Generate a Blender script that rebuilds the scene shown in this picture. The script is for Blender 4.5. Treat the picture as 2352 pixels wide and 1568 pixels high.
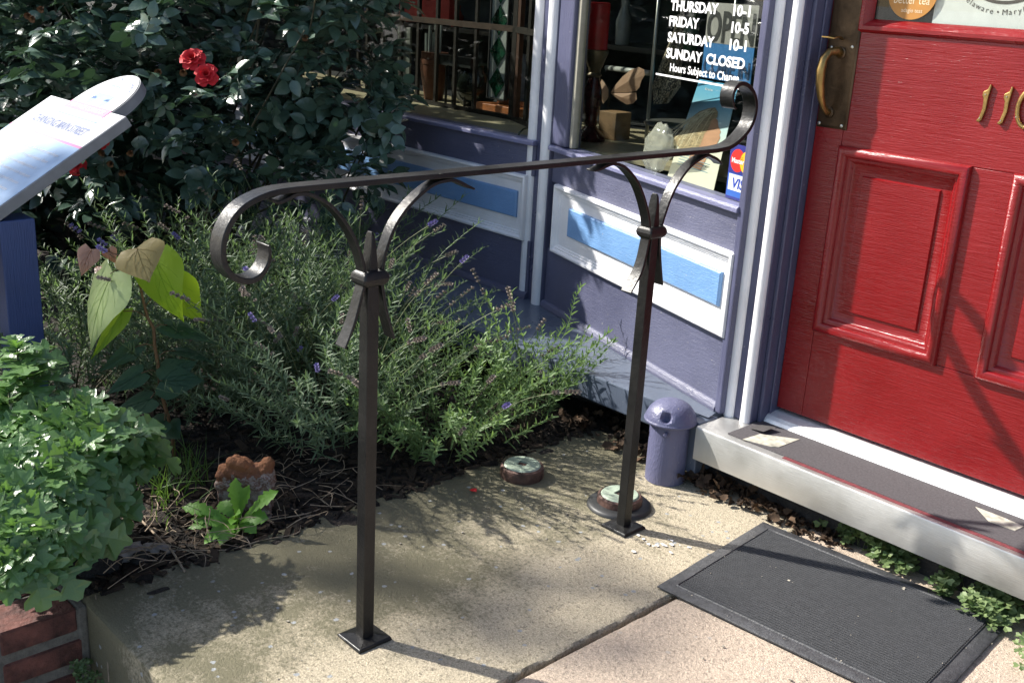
import bpy, bmesh, math, random
from mathutils import Vector, Matrix, noise

# ------------------------------------------------------------------ reset
for o in list(bpy.data.objects):
    bpy.data.objects.remove(o, do_unlink=True)
S = bpy.context.scene
COL = S.collection
rnd = random.Random(11)

# ------------------------------------------------------------------ camera
CAM = Vector((0, 0, 1.26))
RIGHT = Vector((0.67749378, 0.73352906, 0.05419677))
UP = Vector((-0.26503847, 0.17472859, 0.9482745))
FWD = Vector((-0.68611718, 0.65681431, -0.31279095))
FPX = 2516.47                       # focal length in pixels of a 2352 x 1568 view of the photograph
cam_d = bpy.data.cameras.new('camera')
cam_d.sensor_width = 36
cam_d.lens = 36 * FPX / 2352
cam_d.clip_start = 0.05
cam_d.clip_end = 2000
cam = bpy.data.objects.new('camera', cam_d)
COL.objects.link(cam)
cam.matrix_world = Matrix(((RIGHT.x, UP.x, -FWD.x, CAM.x), (RIGHT.y, UP.y, -FWD.y, CAM.y),
                           (RIGHT.z, UP.z, -FWD.z, CAM.z), (0, 0, 0, 1)))
S.camera = cam

# ------------------------------------------------------------------ light
SUN = Vector((0.41, 0.211, -0.37)).normalized()      # direction the light travels
w = bpy.data.worlds.new('World')
S.world = w
w.use_nodes = True
nt = w.node_tree
bg = nt.nodes['Background']
sky = nt.nodes.new('ShaderNodeTexSky')
sky.sky_type = 'NISHITA'
sky.sun_disc = False
sky.sun_elevation = math.asin(-SUN.z)
sky.sun_rotation = math.atan2(-SUN.x, -SUN.y)
sky.air_density = 1.0
sky.dust_density = 1.5
sky.ozone_density = 1.0
nt.links.new(sky.outputs[0], bg.inputs[0])
bg.inputs[1].default_value = 0.105
sl = bpy.data.lights.new('sun', 'SUN')
sl.energy = 4.8
sl.angle = math.radians(0.9)
sl.color = (1.0, 0.955, 0.88)
so = bpy.data.objects.new('sun', sl)
COL.objects.link(so)
so.rotation_euler = SUN.to_track_quat('-Z', 'Y').to_euler()
so.location = (-6, -4, 8)
S.render.engine = 'CYCLES'
S.view_settings.view_transform = 'Standard'
S.view_settings.look = 'None'
S.view_settings.gamma = 1
S.view_settings.use_curve_mapping = False
S.view_settings.exposure = 1.1
S.cycles.max_bounces = 10
S.cycles.transparent_max_bounces = 16

# ------------------------------------------------------------------ pixel helpers (a pixel gives a direction only)
def ray(x, y):
    return RIGHT * ((x - 1176) / FPX) - UP * ((y - 784) / FPX) + FWD
def onplane(x, y, n, c):
    d = ray(x, y); n = Vector(n)
    return CAM + d * ((c - n.dot(CAM)) / n.dot(d))
def G(x, y, z=0.0): return onplane(x, y, (0, 0, 1), z)
def atdist(x, y, t): return CAM + ray(x, y) * t
def facing(x, y, base, back=0.0):
    n = Vector((FWD.x, FWD.y, 0)).normalized()
    return onplane(x, y, n, n.dot(Vector(base)) + back)

# ------------------------------------------------------------------ object helpers
def tag(o, label=None, cat=None, group=None, kind=None):
    if label: o['label'] = label
    if cat: o['category'] = cat
    if group: o['group'] = group
    if kind: o['kind'] = kind
    return o
def link(o, parent=None):
    COL.objects.link(o)
    if parent is not None:
        o.parent = parent
        o.matrix_parent_inverse = parent['_inv'] if False else PINV.get(parent.name, Matrix())
    return o
PINV = {}
def thing(name, loc, label, cat, group=None):
    e = bpy.data.objects.new(name, None)
    e.empty_display_size = 0.05
    COL.objects.link(e)
    e.location = loc
    PINV[e.name] = Matrix.Translation(-Vector(loc))
    return tag(e, label, cat, group)

class MB:
    def __init__(self): self.v = []; self.f = []
    def add(self, vs, fs):
        n = len(self.v); self.v += [tuple(p) for p in vs]; self.f += [tuple(i + n for i in q) for q in fs]; return self
    def hexa(self, c):
        return self.add(c, [(0, 3, 2, 1), (4, 5, 6, 7), (0, 1, 5, 4), (1, 2, 6, 5), (2, 3, 7, 6), (3, 0, 4, 7)])
    def box(self, x0, x1, y0, y1, z0, z1):
        return self.hexa([(x0, y0, z0), (x1, y0, z0), (x1, y1, z0), (x0, y1, z0), (x0, y0, z1), (x1, y0, z1), (x1, y1, z1), (x0, y1, z1)])
    def fbox(self, F, a0, a1, z0, z1, o0, o1):
        p = F.pt
        return self.hexa([p(a0, z0, o0), p(a1, z0, o0), p(a1, z0, o1), p(a0, z0, o1), p(a0, z1, o0), p(a1, z1, o0), p(a1, z1, o1), p(a0, z1, o1)])
    def tube(self, pts, rad, seg=8, cap=True):
        pts = [Vector(p) for p in pts]
        n = len(pts)
        rs = rad if isinstance(rad, (list, tuple)) else [rad] * n
        t0 = (pts[1] - pts[0]).normalized()
        a = t0.orthogonal().normalized()
        vs, fs = [], []
        for i in range(n):
            t = (pts[min(i + 1, n - 1)] - pts[max(i - 1, 0)]).normalized()
            a = (a - t * a.dot(t)).normalized(); b = t.cross(a)
            for k in range(seg):
                q = 2 * math.pi * k / seg
                vs.append(pts[i] + (a * math.cos(q) + b * math.sin(q)) * rs[i])
        for i in range(n - 1):
            for k in range(seg):
                k2 = (k + 1) % seg
                fs.append((i * seg + k, i * seg + k2, (i + 1) * seg + k2, (i + 1) * seg + k))
        if cap:
            fs.append(tuple(range(seg))[::-1]); fs.append(tuple(range((n - 1) * seg, n * seg)))
        return self.add(vs, fs)
    def lathe(self, c, prof, seg=24, jit=0.0):
        vs, fs = [], []
        for i, (r, z) in enumerate(prof):
            for k in range(seg):
                q = 2 * math.pi * k / seg
                rr = r * (1 + jit * (rnd.random() - .5))
                vs.append((c[0] + rr * math.cos(q), c[1] + rr * math.sin(q), c[2] + z))
        n = len(prof)
        for i in range(n - 1):
            for k in range(seg):
                k2 = (k + 1) % seg
                fs.append((i * seg + k, i * seg + k2, (i + 1) * seg + k2, (i + 1) * seg + k))
        fs.append(tuple(range(seg))[::-1]); fs.append(tuple(range((n - 1) * seg, n * seg)))
        return self.add(vs, fs)
    def prism(self, poly, lo, hi, fn):
        n = len(poly)
        vs = [fn(a, b, lo) for a, b in poly] + [fn(a, b, hi) for a, b in poly]
        fs = [tuple(range(n))[::-1], tuple(range(n, 2 * n))] + [(i, (i + 1) % n, n + (i + 1) % n, n + i) for i in range(n)]
        return self.add(vs, fs)
    def ring(self, F, a0, a1, z0, z1, prof, cap=True):
        vs, fs = [], []
        for ins, off in prof:
            vs += [F.pt(a0 + ins, z0 + ins, off), F.pt(a1 - ins, z0 + ins, off), F.pt(a1 - ins, z1 - ins, off), F.pt(a0 + ins, z1 - ins, off)]
        for i in range(len(prof) - 1):
            for k in range(4):
                fs.append((i * 4 + k, i * 4 + (k + 1) % 4, i * 4 + 4 + (k + 1) % 4, i * 4 + 4 + k))
        if cap:
            b = (len(prof) - 1) * 4; fs.append((b, b + 1, b + 2, b + 3))
        return self.add(vs, fs)
    def strip(self, path, half, thick, X):
        """flat bar swept along a path in the (Y, Z) plane; half width along X, thickness in plane"""
        n = len(path); vs, fs = [], []
        for i, (y, z) in enumerate(path):
            y0, z0 = path[max(i - 1, 0)]; y1, z1 = path[min(i + 1, n - 1)]
            L = math.hypot(y1 - y0, z1 - z0) or 1
            ny, nz = -(z1 - z0) / L, (y1 - y0) / L
            h = half[i] if isinstance(half, list) else half
            t = (thick[i] if isinstance(thick, list) else thick) / 2
            vs += [(X - h, y + ny * t, z + nz * t), (X + h, y + ny * t, z + nz * t), (X + h, y - ny * t, z - nz * t), (X - h, y - ny * t, z - nz * t)]
        for i in range(n - 1):
            for k in range(4):
                fs.append((i * 4 + k, i * 4 + (k + 1) % 4, i * 4 + 4 + (k + 1) % 4, i * 4 + 4 + k))
        fs.append((3, 2, 1, 0)); b = (n - 1) * 4; fs.append((b, b + 1, b + 2, b + 3))
        return self.add(vs, fs)
    def mesh(self, name, mat=None, smooth=False, fix=True):
        m = bpy.data.meshes.new(name)
        m.from_pydata(self.v, [], self.f)
        if fix:
            b = bmesh.new(); b.from_mesh(m); bmesh.ops.recalc_face_normals(b, faces=b.faces); b.to_mesh(m); b.free()
        if mat:
            for q in (mat if isinstance(mat, list) else [mat]): m.materials.append(q)
        if smooth:
            m.polygons.foreach_set('use_smooth', [True] * len(m.polygons))
            if smooth != 'all':
                m.set_sharp_from_angle(angle=math.radians(38))
        m.update()
        return m
    def build(self, name, mat, parent=None, smooth=False, bevel=0, fix=True, seg=2):
        o = bpy.data.objects.new(name, self.mesh(name, mat, smooth, fix))
        link(o, parent)
        if bevel:
            md = o.modifiers.new('bevel', 'BEVEL'); md.width = bevel; md.segments = seg; md.limit_method = 'ANGLE'; md.angle_limit = math.radians(40)
        return o
class Fr:
    def __init__(s, o, u, n): s.o = Vector((o[0], o[1], 0)); s.u = Vector((u[0], u[1], 0)); s.n = Vector((n[0], n[1], 0))
    def pt(s, a, z, off=0.0): return s.o + s.u * a + s.n * off + Vector((0, 0, z))

def inst(name, mesh, M, parent=None):
    o = bpy.data.objects.new(name, mesh)
    link(o, parent)
    o.matrix_basis = M
    return o

def text2d(s, size, bold=0.0, xs=1.0, align='LEFT'):
    c = bpy.data.curves.new('t', 'FONT'); c.body = s; c.size = size; c.resolution_u = 3
    c.offset = bold * size; c.align_x = align
    o = bpy.data.objects.new('t', c)
    m = bpy.data.meshes.new_from_object(o)
    vs = [(v.co.x * xs, v.co.y) for v in m.vertices]; fs = [tuple(p.vertices) for p in m.polygons]
    bpy.data.objects.remove(o); bpy.data.meshes.remove(m); bpy.data.curves.remove(c)
    return vs, fs
def put_text(mb, s, size, fn, bold=0.0, xs=1.0, align='LEFT', width=None):
    vs, fs = text2d(s, size, bold, xs, align)
    if width and vs:
        x0 = min(v[0] for v in vs); x1 = max(v[0] for v in vs); k = width / (x1 - x0)
        vs = [((v[0] - x0) * k, v[1]) for v in vs]
    mb.add([fn(*v) for v in vs], fs)

# ------------------------------------------------------------------ materials
def nodes(name):
    m = bpy.data.materials.new(name); m.use_nodes = True
    t = m.node_tree; b = t.nodes['Principled BSDF']
    return m, t, b
def N(t, typ, **kw):
    n = t.nodes.new(typ)
    for k, v in kw.items():
        if k in n.inputs: n.inputs[k].default_value = v
        else: setattr(n, k, v)
    return n
def coords(t, scale=None):
    tc = N(t, 'ShaderNodeTexCoord')
    if scale is None: return tc.outputs['Object']
    mp = N(t, 'ShaderNodeMapping'); mp.inputs['Scale'].default_value = scale
    t.links.new(tc.outputs['Object'], mp.inputs[0]); return mp.outputs[0]
def tnoise(t, vec, scale, detail=4, rough=.55):
    n = N(t, 'ShaderNodeTexNoise'); n.inputs['Scale'].default_value = scale; n.inputs['Detail'].default_value = detail; n.inputs['Roughness'].default_value = rough
    t.links.new(vec, n.inputs['Vector']); return n.outputs['Fac']
def ramp(t, fac, stops):
    r = N(t, 'ShaderNodeValToRGB'); e = r.color_ramp.elements
    while len(e) < len(stops): e.new(0.5)
    for i, (p, c) in enumerate(stops):
        e[i].position = p; e[i].color = (*c, 1) if len(c) == 3 else c
    t.links.new(fac, r.inputs[0]); return r.outputs[0]
def mix(t, fac, a, b, mode='MIX'):
    m = N(t, 'ShaderNodeMix', data_type='RGBA', blend_type=mode)
    if isinstance(fac, (int, float)): m.inputs[0].default_value = fac
    else: t.links.new(fac, m.inputs[0])
    for s, v in ((6, a), (7, b)):
        if isinstance(v, tuple): m.inputs[s].default_value = (*v, 1)
        else: t.links.new(v, m.inputs[s])
    return m.outputs[2]
def bump(t, b, h, dist, strength=1.0):
    n = N(t, 'ShaderNodeBump'); n.inputs['Distance'].default_value = dist; n.inputs['Strength'].default_value = strength
    t.links.new(h, n.inputs['Height']); t.links.new(n.outputs[0], b.inputs['Normal'])
def mapr(t, fac, a, b, c, d):
    n = N(t, 'ShaderNodeMapRange'); t.links.new(fac, n.inputs[0])
    for i, v in enumerate((a, b, c, d)): n.inputs[1 + i].default_value = v
    return n.outputs[0]
def plain(name, col, rough=.5, metal=0.0, var=.12, vs=30, bmp=0.0, bs=200):
    m, t, b = nodes(name); v = coords(t)
    n = tnoise(t, v, vs)
    lo = tuple(c * (1 - var) for c in col); hi = tuple(min(1, c * (1 + var)) for c in col)
    t.links.new(ramp(t, n, [(.3, lo), (.7, hi)]), b.inputs['Base Color'])
    b.inputs['Roughness'].default_value = rough; b.inputs['Metallic'].default_value = metal
    if bmp: bump(t, b, tnoise(t, v, bs, 3), bmp)
    return m
def paint(name, col, rough=.35, grain=(1, 1, 12), dirt=.25, chips=True, dcol=None, bmp=.0012):
    m, t, b = nodes(name); v = coords(t); vg = coords(t, grain)
    big = tnoise(t, v, 5, 5); fine = tnoise(t, vg, 28, 4)
    c = mix(t, ramp(t, big, [(.35, (0, 0, 0)), (.7, (1, 1, 1))]), tuple(k * .86 for k in col), tuple(min(1, k * 1.08) for k in col))
    spot = tnoise(t, v, 70, 6, .75)
    c = mix(t, ramp(t, spot, [(.635, (0, 0, 0)), (.71, (1, 1, 1))]), c, dcol or tuple(k * .5 for k in col)) if dirt else c
    if chips:
        ch = tnoise(t, v, 120, 2); c = mix(t, ramp(t, ch, [(.745, (0, 0, 0)), (.76, (1, 1, 1))]), c, (.42, .39, .34))
    t.links.new(c, b.inputs['Base Color'])
    t.links.new(mapr(t, big, .3, .7, rough - .08, rough + .12), b.inputs['Roughness'])
    h = N(t, 'ShaderNodeMath', operation='ADD'); t.links.new(fine, h.inputs[0])
    t.links.new(tnoise(t, vg, 7, 3), h.inputs[1])
    bump(t, b, h.outputs[0], bmp)
    return m

M = {}
HOR = (1.5, 12, 22); VER = (14, 14, 1)
M['purple'] = paint('purple_paint', (.092, .097, .158), .38, HOR, dcol=(.06, .06, .14))
M['purple_v'] = paint('purple_trim_paint', (.082, .086, .148), .34, VER, dcol=(.05, .05, .12))
M['white'] = paint('white_paint', (.74, .735, .75), .36, HOR, dcol=(.6, .58, .54))
M['white_v'] = paint('white_trim_paint', (.76, .755, .77), .34, VER, dcol=(.6, .58, .54))
M['blue'] = paint('blue_paint', (.155, .30, .54), .34, HOR, dcol=(.15, .27, .5))
M['sill'] = paint('sunlit_sill_paint', (.165, .17, .285), .3, HOR, dcol=(.1, .1, .2))  # purple lightened: sun caught on the sill is put into the colour
M['ledge'] = paint('slate_ledge_paint', (.100, .122, .165), .32, (6, 1, 1), dcol=(.07, .08, .13), bmp=.0006)
M['red'] = paint('red_door_paint', (.205, .006, .008), .24, (1, 10, 16), dcol=(.18, .006, .008), chips=False, bmp=.0009)
M['iron'] = None
def mk_iron():
    m, t, b = nodes('wrought_iron'); v = coords(t)
    n = tnoise(t, v, 9, 6, .65); r = tnoise(t, v, 26, 5, .7)
    c = ramp(t, n, [(.3, (.016, .0165, .017)), (.55, (.026, .0255, .025)), (.8, (.036, .032, .030))])
    c = mix(t, ramp(t, r, [(.73, (0, 0, 0)), (.80, (1, 1, 1))]), c, (.075, .037, .02))
    t.links.new(c, b.inputs['Base Color']); b.inputs['Metallic'].default_value = .55
    t.links.new(mapr(t, n, .3, .75, .30, .48), b.inputs['Roughness'])
    bump(t, b, tnoise(t, v, 90, 4, .6), .0012)
    return m
M['iron'] = mk_iron()
def mk_concrete(name, base, dark, moss, agg, mossy=0.0, speck=.5):
    m, t, b = nodes(name); v = coords(t)
    big = tnoise(t, v, 2.6, 7, .62); mid = tnoise(t, v, 19, 6, .72); fine = tnoise(t, v, 260, 5, .75); sand = tnoise(t, v, 110, 4, .7)
    c = mix(t, ramp(t, mid, [(.30, (0, 0, 0)), (.66, (1, 1, 1))]), dark, base)
    c = mix(t, ramp(t, fine, [(.46, (0, 0, 0)), (.60, (1, 1, 1))]), c, tuple(min(1, k * 1.38) for k in base))
    k_ = N(t, 'ShaderNodeMath', operation='MULTIPLY'); t.links.new(ramp(t, sand, [(.53, (0, 0, 0)), (.66, (1, 1, 1))]), k_.inputs[0]); k_.inputs[1].default_value = speck
    c = mix(t, k_.outputs[0], c, tuple(k * .38 for k in base))
    if mossy:
        sx = N(t, 'ShaderNodeSeparateXYZ'); t.links.new(v, sx.inputs[0])
        grad = mapr(t, sx.outputs[0], -2.05, -1.35, 1.0, 0.12)
        a = N(t, 'ShaderNodeMath', operation='MULTIPLY_ADD'); t.links.new(big, a.inputs[0]); a.inputs[1].default_value = 2.2; t.links.new(grad, a.inputs[2])
        md = N(t, 'ShaderNodeMath', operation='MULTIPLY_ADD'); t.links.new(mid, md.inputs[0]); md.inputs[1].default_value = .9; t.links.new(a.outputs[0], md.inputs[2])
        me = N(t, 'ShaderNodeMath', operation='MULTIPLY_ADD'); t.links.new(sand, me.inputs[0]); me.inputs[1].default_value = .9; t.links.new(md.outputs[0], me.inputs[2])
        c = mix(t, mapr(t, me.outputs[0], 2.20, 2.70, 0.0, mossy), c, moss)
    vo = N(t, 'ShaderNodeTexVoronoi'); vo.inputs['Scale'].default_value = 46; vo.inputs['Randomness'].default_value = 1.0; t.links.new(v, vo.inputs['Vector'])
    pick = N(t, 'ShaderNodeSeparateColor'); t.links.new(vo.outputs['Color'], pick.inputs[0])
    lim = N(t, 'ShaderNodeMath', operation='MULTIPLY'); dd = N(t, 'ShaderNodeMath', operation='MULTIPLY_ADD'); t.links.new(sand, dd.inputs[0]); dd.inputs[1].default_value = .5; t.links.new(vo.outputs['Distance'], dd.inputs[2])
    t.links.new(ramp(t, dd.outputs[0], [(.44, (1, 1, 1)), (.52, (0, 0, 0))]), lim.inputs[0])
    t.links.new(ramp(t, pick.outputs[0], [(.88, (0, 0, 0)), (.90, (1, 1, 1))]), lim.inputs[1])
    c = mix(t, lim.outputs[0], c, agg)
    t.links.new(c, b.inputs['Base Color']); b.inputs['Roughness'].default_value = .9
    h = N(t, 'ShaderNodeMath', operation='ADD'); t.links.new(fine, h.inputs[0]); t.links.new(sand, h.inputs[1])
    bump(t, b, h.outputs[0], .0045, 1.0)
    return m
M['slab'] = mk_concrete('old_concrete', (.47, .405, .295), (.35, .30, .21), (.125, .116, .066), (.34, .355, .36), .9, .8)
M['pink'] = mk_concrete('pink_concrete', (.50, .405, .315), (.42, .335, .26), (.2, .2, .2), (.46, .40, .34), 0, .6)
M['street'] = mk_concrete('pavement_concrete', (.36, .34, .31), (.26, .25, .23), (.2, .2, .2), (.3, .3, .3))
M['brick'] = plain('brick', (.085, .031, .024), .85, var=.75, vs=26, bmp=.005, bs=70)
M['mortar'] = plain('mortar', (.115, .108, .095), .95, var=.35, vs=40, bmp=.003, bs=150)
M['soil'] = plain('soil', (.022, .016, .012), .95, var=.6, vs=60, bmp=.01, bs=120)
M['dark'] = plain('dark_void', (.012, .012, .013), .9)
M['steel'] = None
def mk_steel():
    m, t, b = nodes('brushed_steel'); v = coords(t, (3, 60, 60)); vv = coords(t)
    n = tnoise(t, v, 12, 4); d = tnoise(t, vv, 6, 5)
    t.links.new(ramp(t, d, [(.3, (.50, .49, .46)), (.7, (.66, .65, .62))]), b.inputs['Base Color'])
    b.inputs['Metallic'].default_value = .85
    t.links.new(mapr(t, d, .3, .7, .34, .5), b.inputs['Roughness']); bump(t, b, n, .0004)
    return m
M['steel'] = mk_steel()
M['alu'] = plain('threshold_aluminium', (.78, .78, .77), .38, .35, var=.12, vs=40, bmp=.0005)
M['grip'] = plain('grip_tread', (.075, .068, .072), .85, var=.25, vs=180, bmp=.0015, bs=500)
M['redstrip'] = plain('worn_red_strip', (.16, .035, .04), .7, var=.3, vs=120)
M['flake'] = plain('torn_tread_flake', (.055, .05, .05), .85, var=.2)
M['bare'] = plain('bare_patch', (.42, .40, .33), .8, var=.4, vs=60)
M['brass'] = plain('aged_brass', (.36, .235, .085), .33, .9, var=.35, vs=25, bmp=.0006, bs=120)
M['bronze'] = plain('dark_bronze', (.085, .055, .032), .4, .8, var=.5, vs=16, bmp=.0006, bs=120)
M['screw'] = plain('screw_metal', (.5, .48, .42), .3, .9)
M['rubber'] = plain('mat_rubber', (.045, .046, .05), .55, var=.35, vs=60, bmp=.0015, bs=200)
def mk_carpet():
    m, t, b = nodes('mat_carpet'); v = coords(t)
    n = tnoise(t, v, 420, 3, .8); f = tnoise(t, v, 60, 4)
    c = mix(t, f, (.036, .037, .040), (.066, .068, .073))
    c = mix(t, ramp(t, n, [(.62, (0, 0, 0)), (.72, (1, 1, 1))]), c, (.24, .24, .25))
    t.links.new(c, b.inputs['Base Color']); b.inputs['Roughness'].default_value = .95; bump(t, b, n, .003)
    return m
M['carpet'] = mk_carpet()
M['capiron'] = plain('rusty_cast_iron', (.085, .045, .035), .65, .2, var=.5, vs=40, bmp=.002, bs=120)
M['capgreen'] = plain('verdigris_plug', (.30, .36, .28), .6, .1, var=.25, vs=60, bmp=.0008)
M['capblack'] = plain('black_pipe_collar', (.02, .021, .022), .5, var=.3)
M['vent'] = paint('vent_paint', (.115, .118, .20), .34, (8, 8, 3), dcol=(.22, .19, .3), bmp=.0015)
M['petal'] = plain('fallen_petal', (.6, .012, .02), .5)
M['paper'] = plain('white_paper', (.8, .8, .78), .7, var=.06)

def mk_glass():
    m = bpy.data.materials.new('window_glass'); m.use_nodes = True; t = m.node_tree
    for n in list(t.nodes):
        if n.type == 'BSDF_PRINCIPLED': t.nodes.remove(n)
    out = [n for n in t.nodes if n.type == 'OUTPUT_MATERIAL'][0]
    tr = N(t, 'ShaderNodeBsdfTransparent'); tr.inputs[0].default_value = (.90, .92, .90, 1)
    gl = N(t, 'ShaderNodeBsdfGlossy'); gl.inputs['Roughness'].default_value = .015
    lw = N(t, 'ShaderNodeLayerWeight'); lw.inputs[0].default_value = .5
    pw = N(t, 'ShaderNodeMath', operation='POWER'); t.links.new(lw.outputs['Facing'], pw.inputs[0]); pw.inputs[1].default_value = 5
    fr = N(t, 'ShaderNodeMath', operation='MULTIPLY_ADD'); t.links.new(pw.outputs[0], fr.inputs[0]); fr.inputs[1].default_value = .92; fr.inputs[2].default_value = .045
    mx = N(t, 'ShaderNodeMixShader'); t.links.new(fr.outputs[0], mx.inputs[0]); t.links.new(tr.outputs[0], mx.inputs[1]); t.links.new(gl.outputs[0], mx.inputs[2])
    t.links.new(mx.outputs[0], out.inputs[0])
    return m
M['glass'] = mk_glass()
def leafmat(name, a, b_, rough=.38, trans=.35, tcol=None, vs=9, spec=.5, ns=90):
    m, t, b = nodes(name); v = coords(t)
    oi = N(t, 'ShaderNodeObjectInfo'); geo = N(t, 'ShaderNodeNewGeometry')
    n = tnoise(t, geo.outputs['Position'], vs, 3)
    r = N(t, 'ShaderNodeMath', operation='ADD'); t.links.new(n, r.inputs[0])
    mm = N(t, 'ShaderNodeMath', operation='MULTIPLY_ADD'); t.links.new(geo.outputs['Random Per Island'], mm.inputs[0]); mm.inputs[1].default_value = .5; mm.inputs[2].default_value = -.25
    t.links.new(mm.outputs[0], r.inputs[1])
    c = ramp(t, r.outputs[0], [(.25, a), (.75, b_)])
    t.links.new(c, b.inputs['Base Color']); b.inputs['Roughness'].default_value = rough; b.inputs['Specular IOR Level'].default_value = spec
    bump(t, b, tnoise(t, v, ns, 2), .0015)
    tl = N(t, 'ShaderNodeBsdfTranslucent'); tl.inputs[0].default_value = (*(tcol or tuple(k * 2.2 for k in b_)), 1)
    mx = N(t, 'ShaderNodeMixShader'); mx.inputs[0].default_value = trans
    out = [q for q in t.nodes if q.type == 'OUTPUT_MATERIAL'][0]
    t.links.new(b.outputs[0], mx.inputs[1]); t.links.new(tl.outputs[0], mx.inputs[2]); t.links.new(mx.outputs[0], out.inputs[0])
    return m
M['rose_leaf'] = leafmat('rose_leaf', (.036, .070, .048), (.080, .132, .094), .27, .10, (.05, .11, .035), 6, .75)
M['shrub_leaf'] = leafmat('shrub_leaf', (.012, .028, .018), (.030, .056, .036), .32, .06, (.04, .09, .02), 6, .5)
M['cane'] = plain('rose_cane', (.05, .045, .022), .6, var=.5)
M['rose_red'] = plain('red_petal', (.50, .004, .010), .7, var=.2, vs=60)
M['bud'] = plain('faded_bloom', (.16, .075, .03), .8, var=.5, vs=60)
M['lav_leaf'] = leafmat('lavender_leaf', (.062, .105, .052), (.145, .205, .115), .5, .28, (.20, .32, .10), 14, .35)
M['lav_fresh'] = leafmat('fresh_lavender_leaf', (.085, .155, .052), (.175, .265, .105), .5, .3, (.25, .40, .10), 14, .35)
M['lav_stem'] = plain('lavender_stem', (.10, .12, .05), .7, var=.3)
M['lav_dry'] = plain('dry_lavender', (.24, .20, .165), .9, var=.45, vs=80)
M['lav_flower'] = plain('lavender_flower', (.24, .20, .42), .7, var=.3, vs=80)
M['mum_leaf'] = leafmat('mum_leaf', (.055, .125, .038), (.125, .225, .075), .32, .28, (.18, .36, .05), 10, .6)
M['heart_sunlit'] = leafmat('sunlit_heart_leaf', (.36, .47, .19), (.44, .53, .24), .42, .4, (.56, .70, .18), 12, .4, 60)  # lit copy of the green leaf, its sunlight in the colour
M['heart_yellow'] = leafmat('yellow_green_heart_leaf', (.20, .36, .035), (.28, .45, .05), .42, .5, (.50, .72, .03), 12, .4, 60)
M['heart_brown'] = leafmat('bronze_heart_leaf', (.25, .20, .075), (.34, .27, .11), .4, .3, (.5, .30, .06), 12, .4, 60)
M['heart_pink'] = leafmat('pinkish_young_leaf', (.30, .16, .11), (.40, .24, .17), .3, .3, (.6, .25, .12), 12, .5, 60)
M['heart_shaded'] = leafmat('shaded_heart_leaf', (.022, .060, .026), (.038, .085, .038), .45, .2, (.07, .18, .03), 12, .35, 60)  # darkened copy for the lower leaves, shade built into the colour
M['stem_brown'] = plain('sapling_stem', (.14, .075, .03), .6)
M['dandelion'] = leafmat('dandelion_leaf', (.10, .24, .03), (.15, .33, .05), .45, .35, (.22, .45, .04), 14, .4)
M['clover'] = leafmat('clover_leaf', (.06, .105, .04), (.19, .25, .105), .5, .25, (.2, .32, .06), 25, .35)
M['dryleaf'] = leafmat('dry_leaf', (.018, .013, .010), (.10, .064, .040), .9, .05, (.2, .1, .04), 30, .2)
M['mulch'] = leafmat('mulch_chip', (.012, .010, .009), (.05, .035, .024), .9, .0, (.1, .05, .02), 40, .2)
M['twig'] = plain('dry_twig', (.26, .20, .14), .85, var=.4, vs=60)
M['grass'] = leafmat('grass_blade', (.05, .11, .025), (.10, .19, .05), .5, .25, (.2, .36, .05), 30, .35)
M['stone_grey'] = plain('grey_stone', (.27, .24, .22), .9, var=.35, vs=40, bmp=.004, bs=60)
M['stone_dark'] = plain('dark_slag', (.018, .018, .019), .95, var=.4, vs=60, bmp=.006, bs=200)
M['signwhite'] = plain('sign_white', (.50, .51, .54), .55, var=.03)
M['signblue'] = plain('sign_pale_blue', (.17, .30, .48), .55, var=.08)
M['signedge'] = plain('sign_grey_edge', (.20, .21, .225), .5, var=.1)
M['signink'] = plain('sign_blue_ink', (.035, .07, .19), .5)
M['signcar'] = plain('sign_car_blue', (.12, .24, .50), .5)
M['signpink'] = plain('sign_pink_line', (.52, .10, .27), .5)
M['signpost'] = paint('sign_post_blue', (.040, .072, .20), .45, VER, chips=False, dcol=(.03, .05, .14))

FL = Fr((0, 2.637), (1, 0), (0, -1))
FA = Fr((-1.61, 2.33), (.957, -.290), (-.290, -.957))
FD = Fr((0, 2.426), (1, 0), (0, -1))
ZS = 0.175

# ================================================================== SETTING
def struct(o): return tag(o, kind='structure')
def nz(x, y, z=0.0, s=1.0): return noise.noise(Vector((x * s, y * s, z * s)))

struct(MB().add([(-300, -300, -.36), (300, -300, -.36), (300, 300, -.36), (-300, 300, -.36)], [(0, 1, 2, 3)]).build('pavement', M['street'], fix=False))

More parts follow.
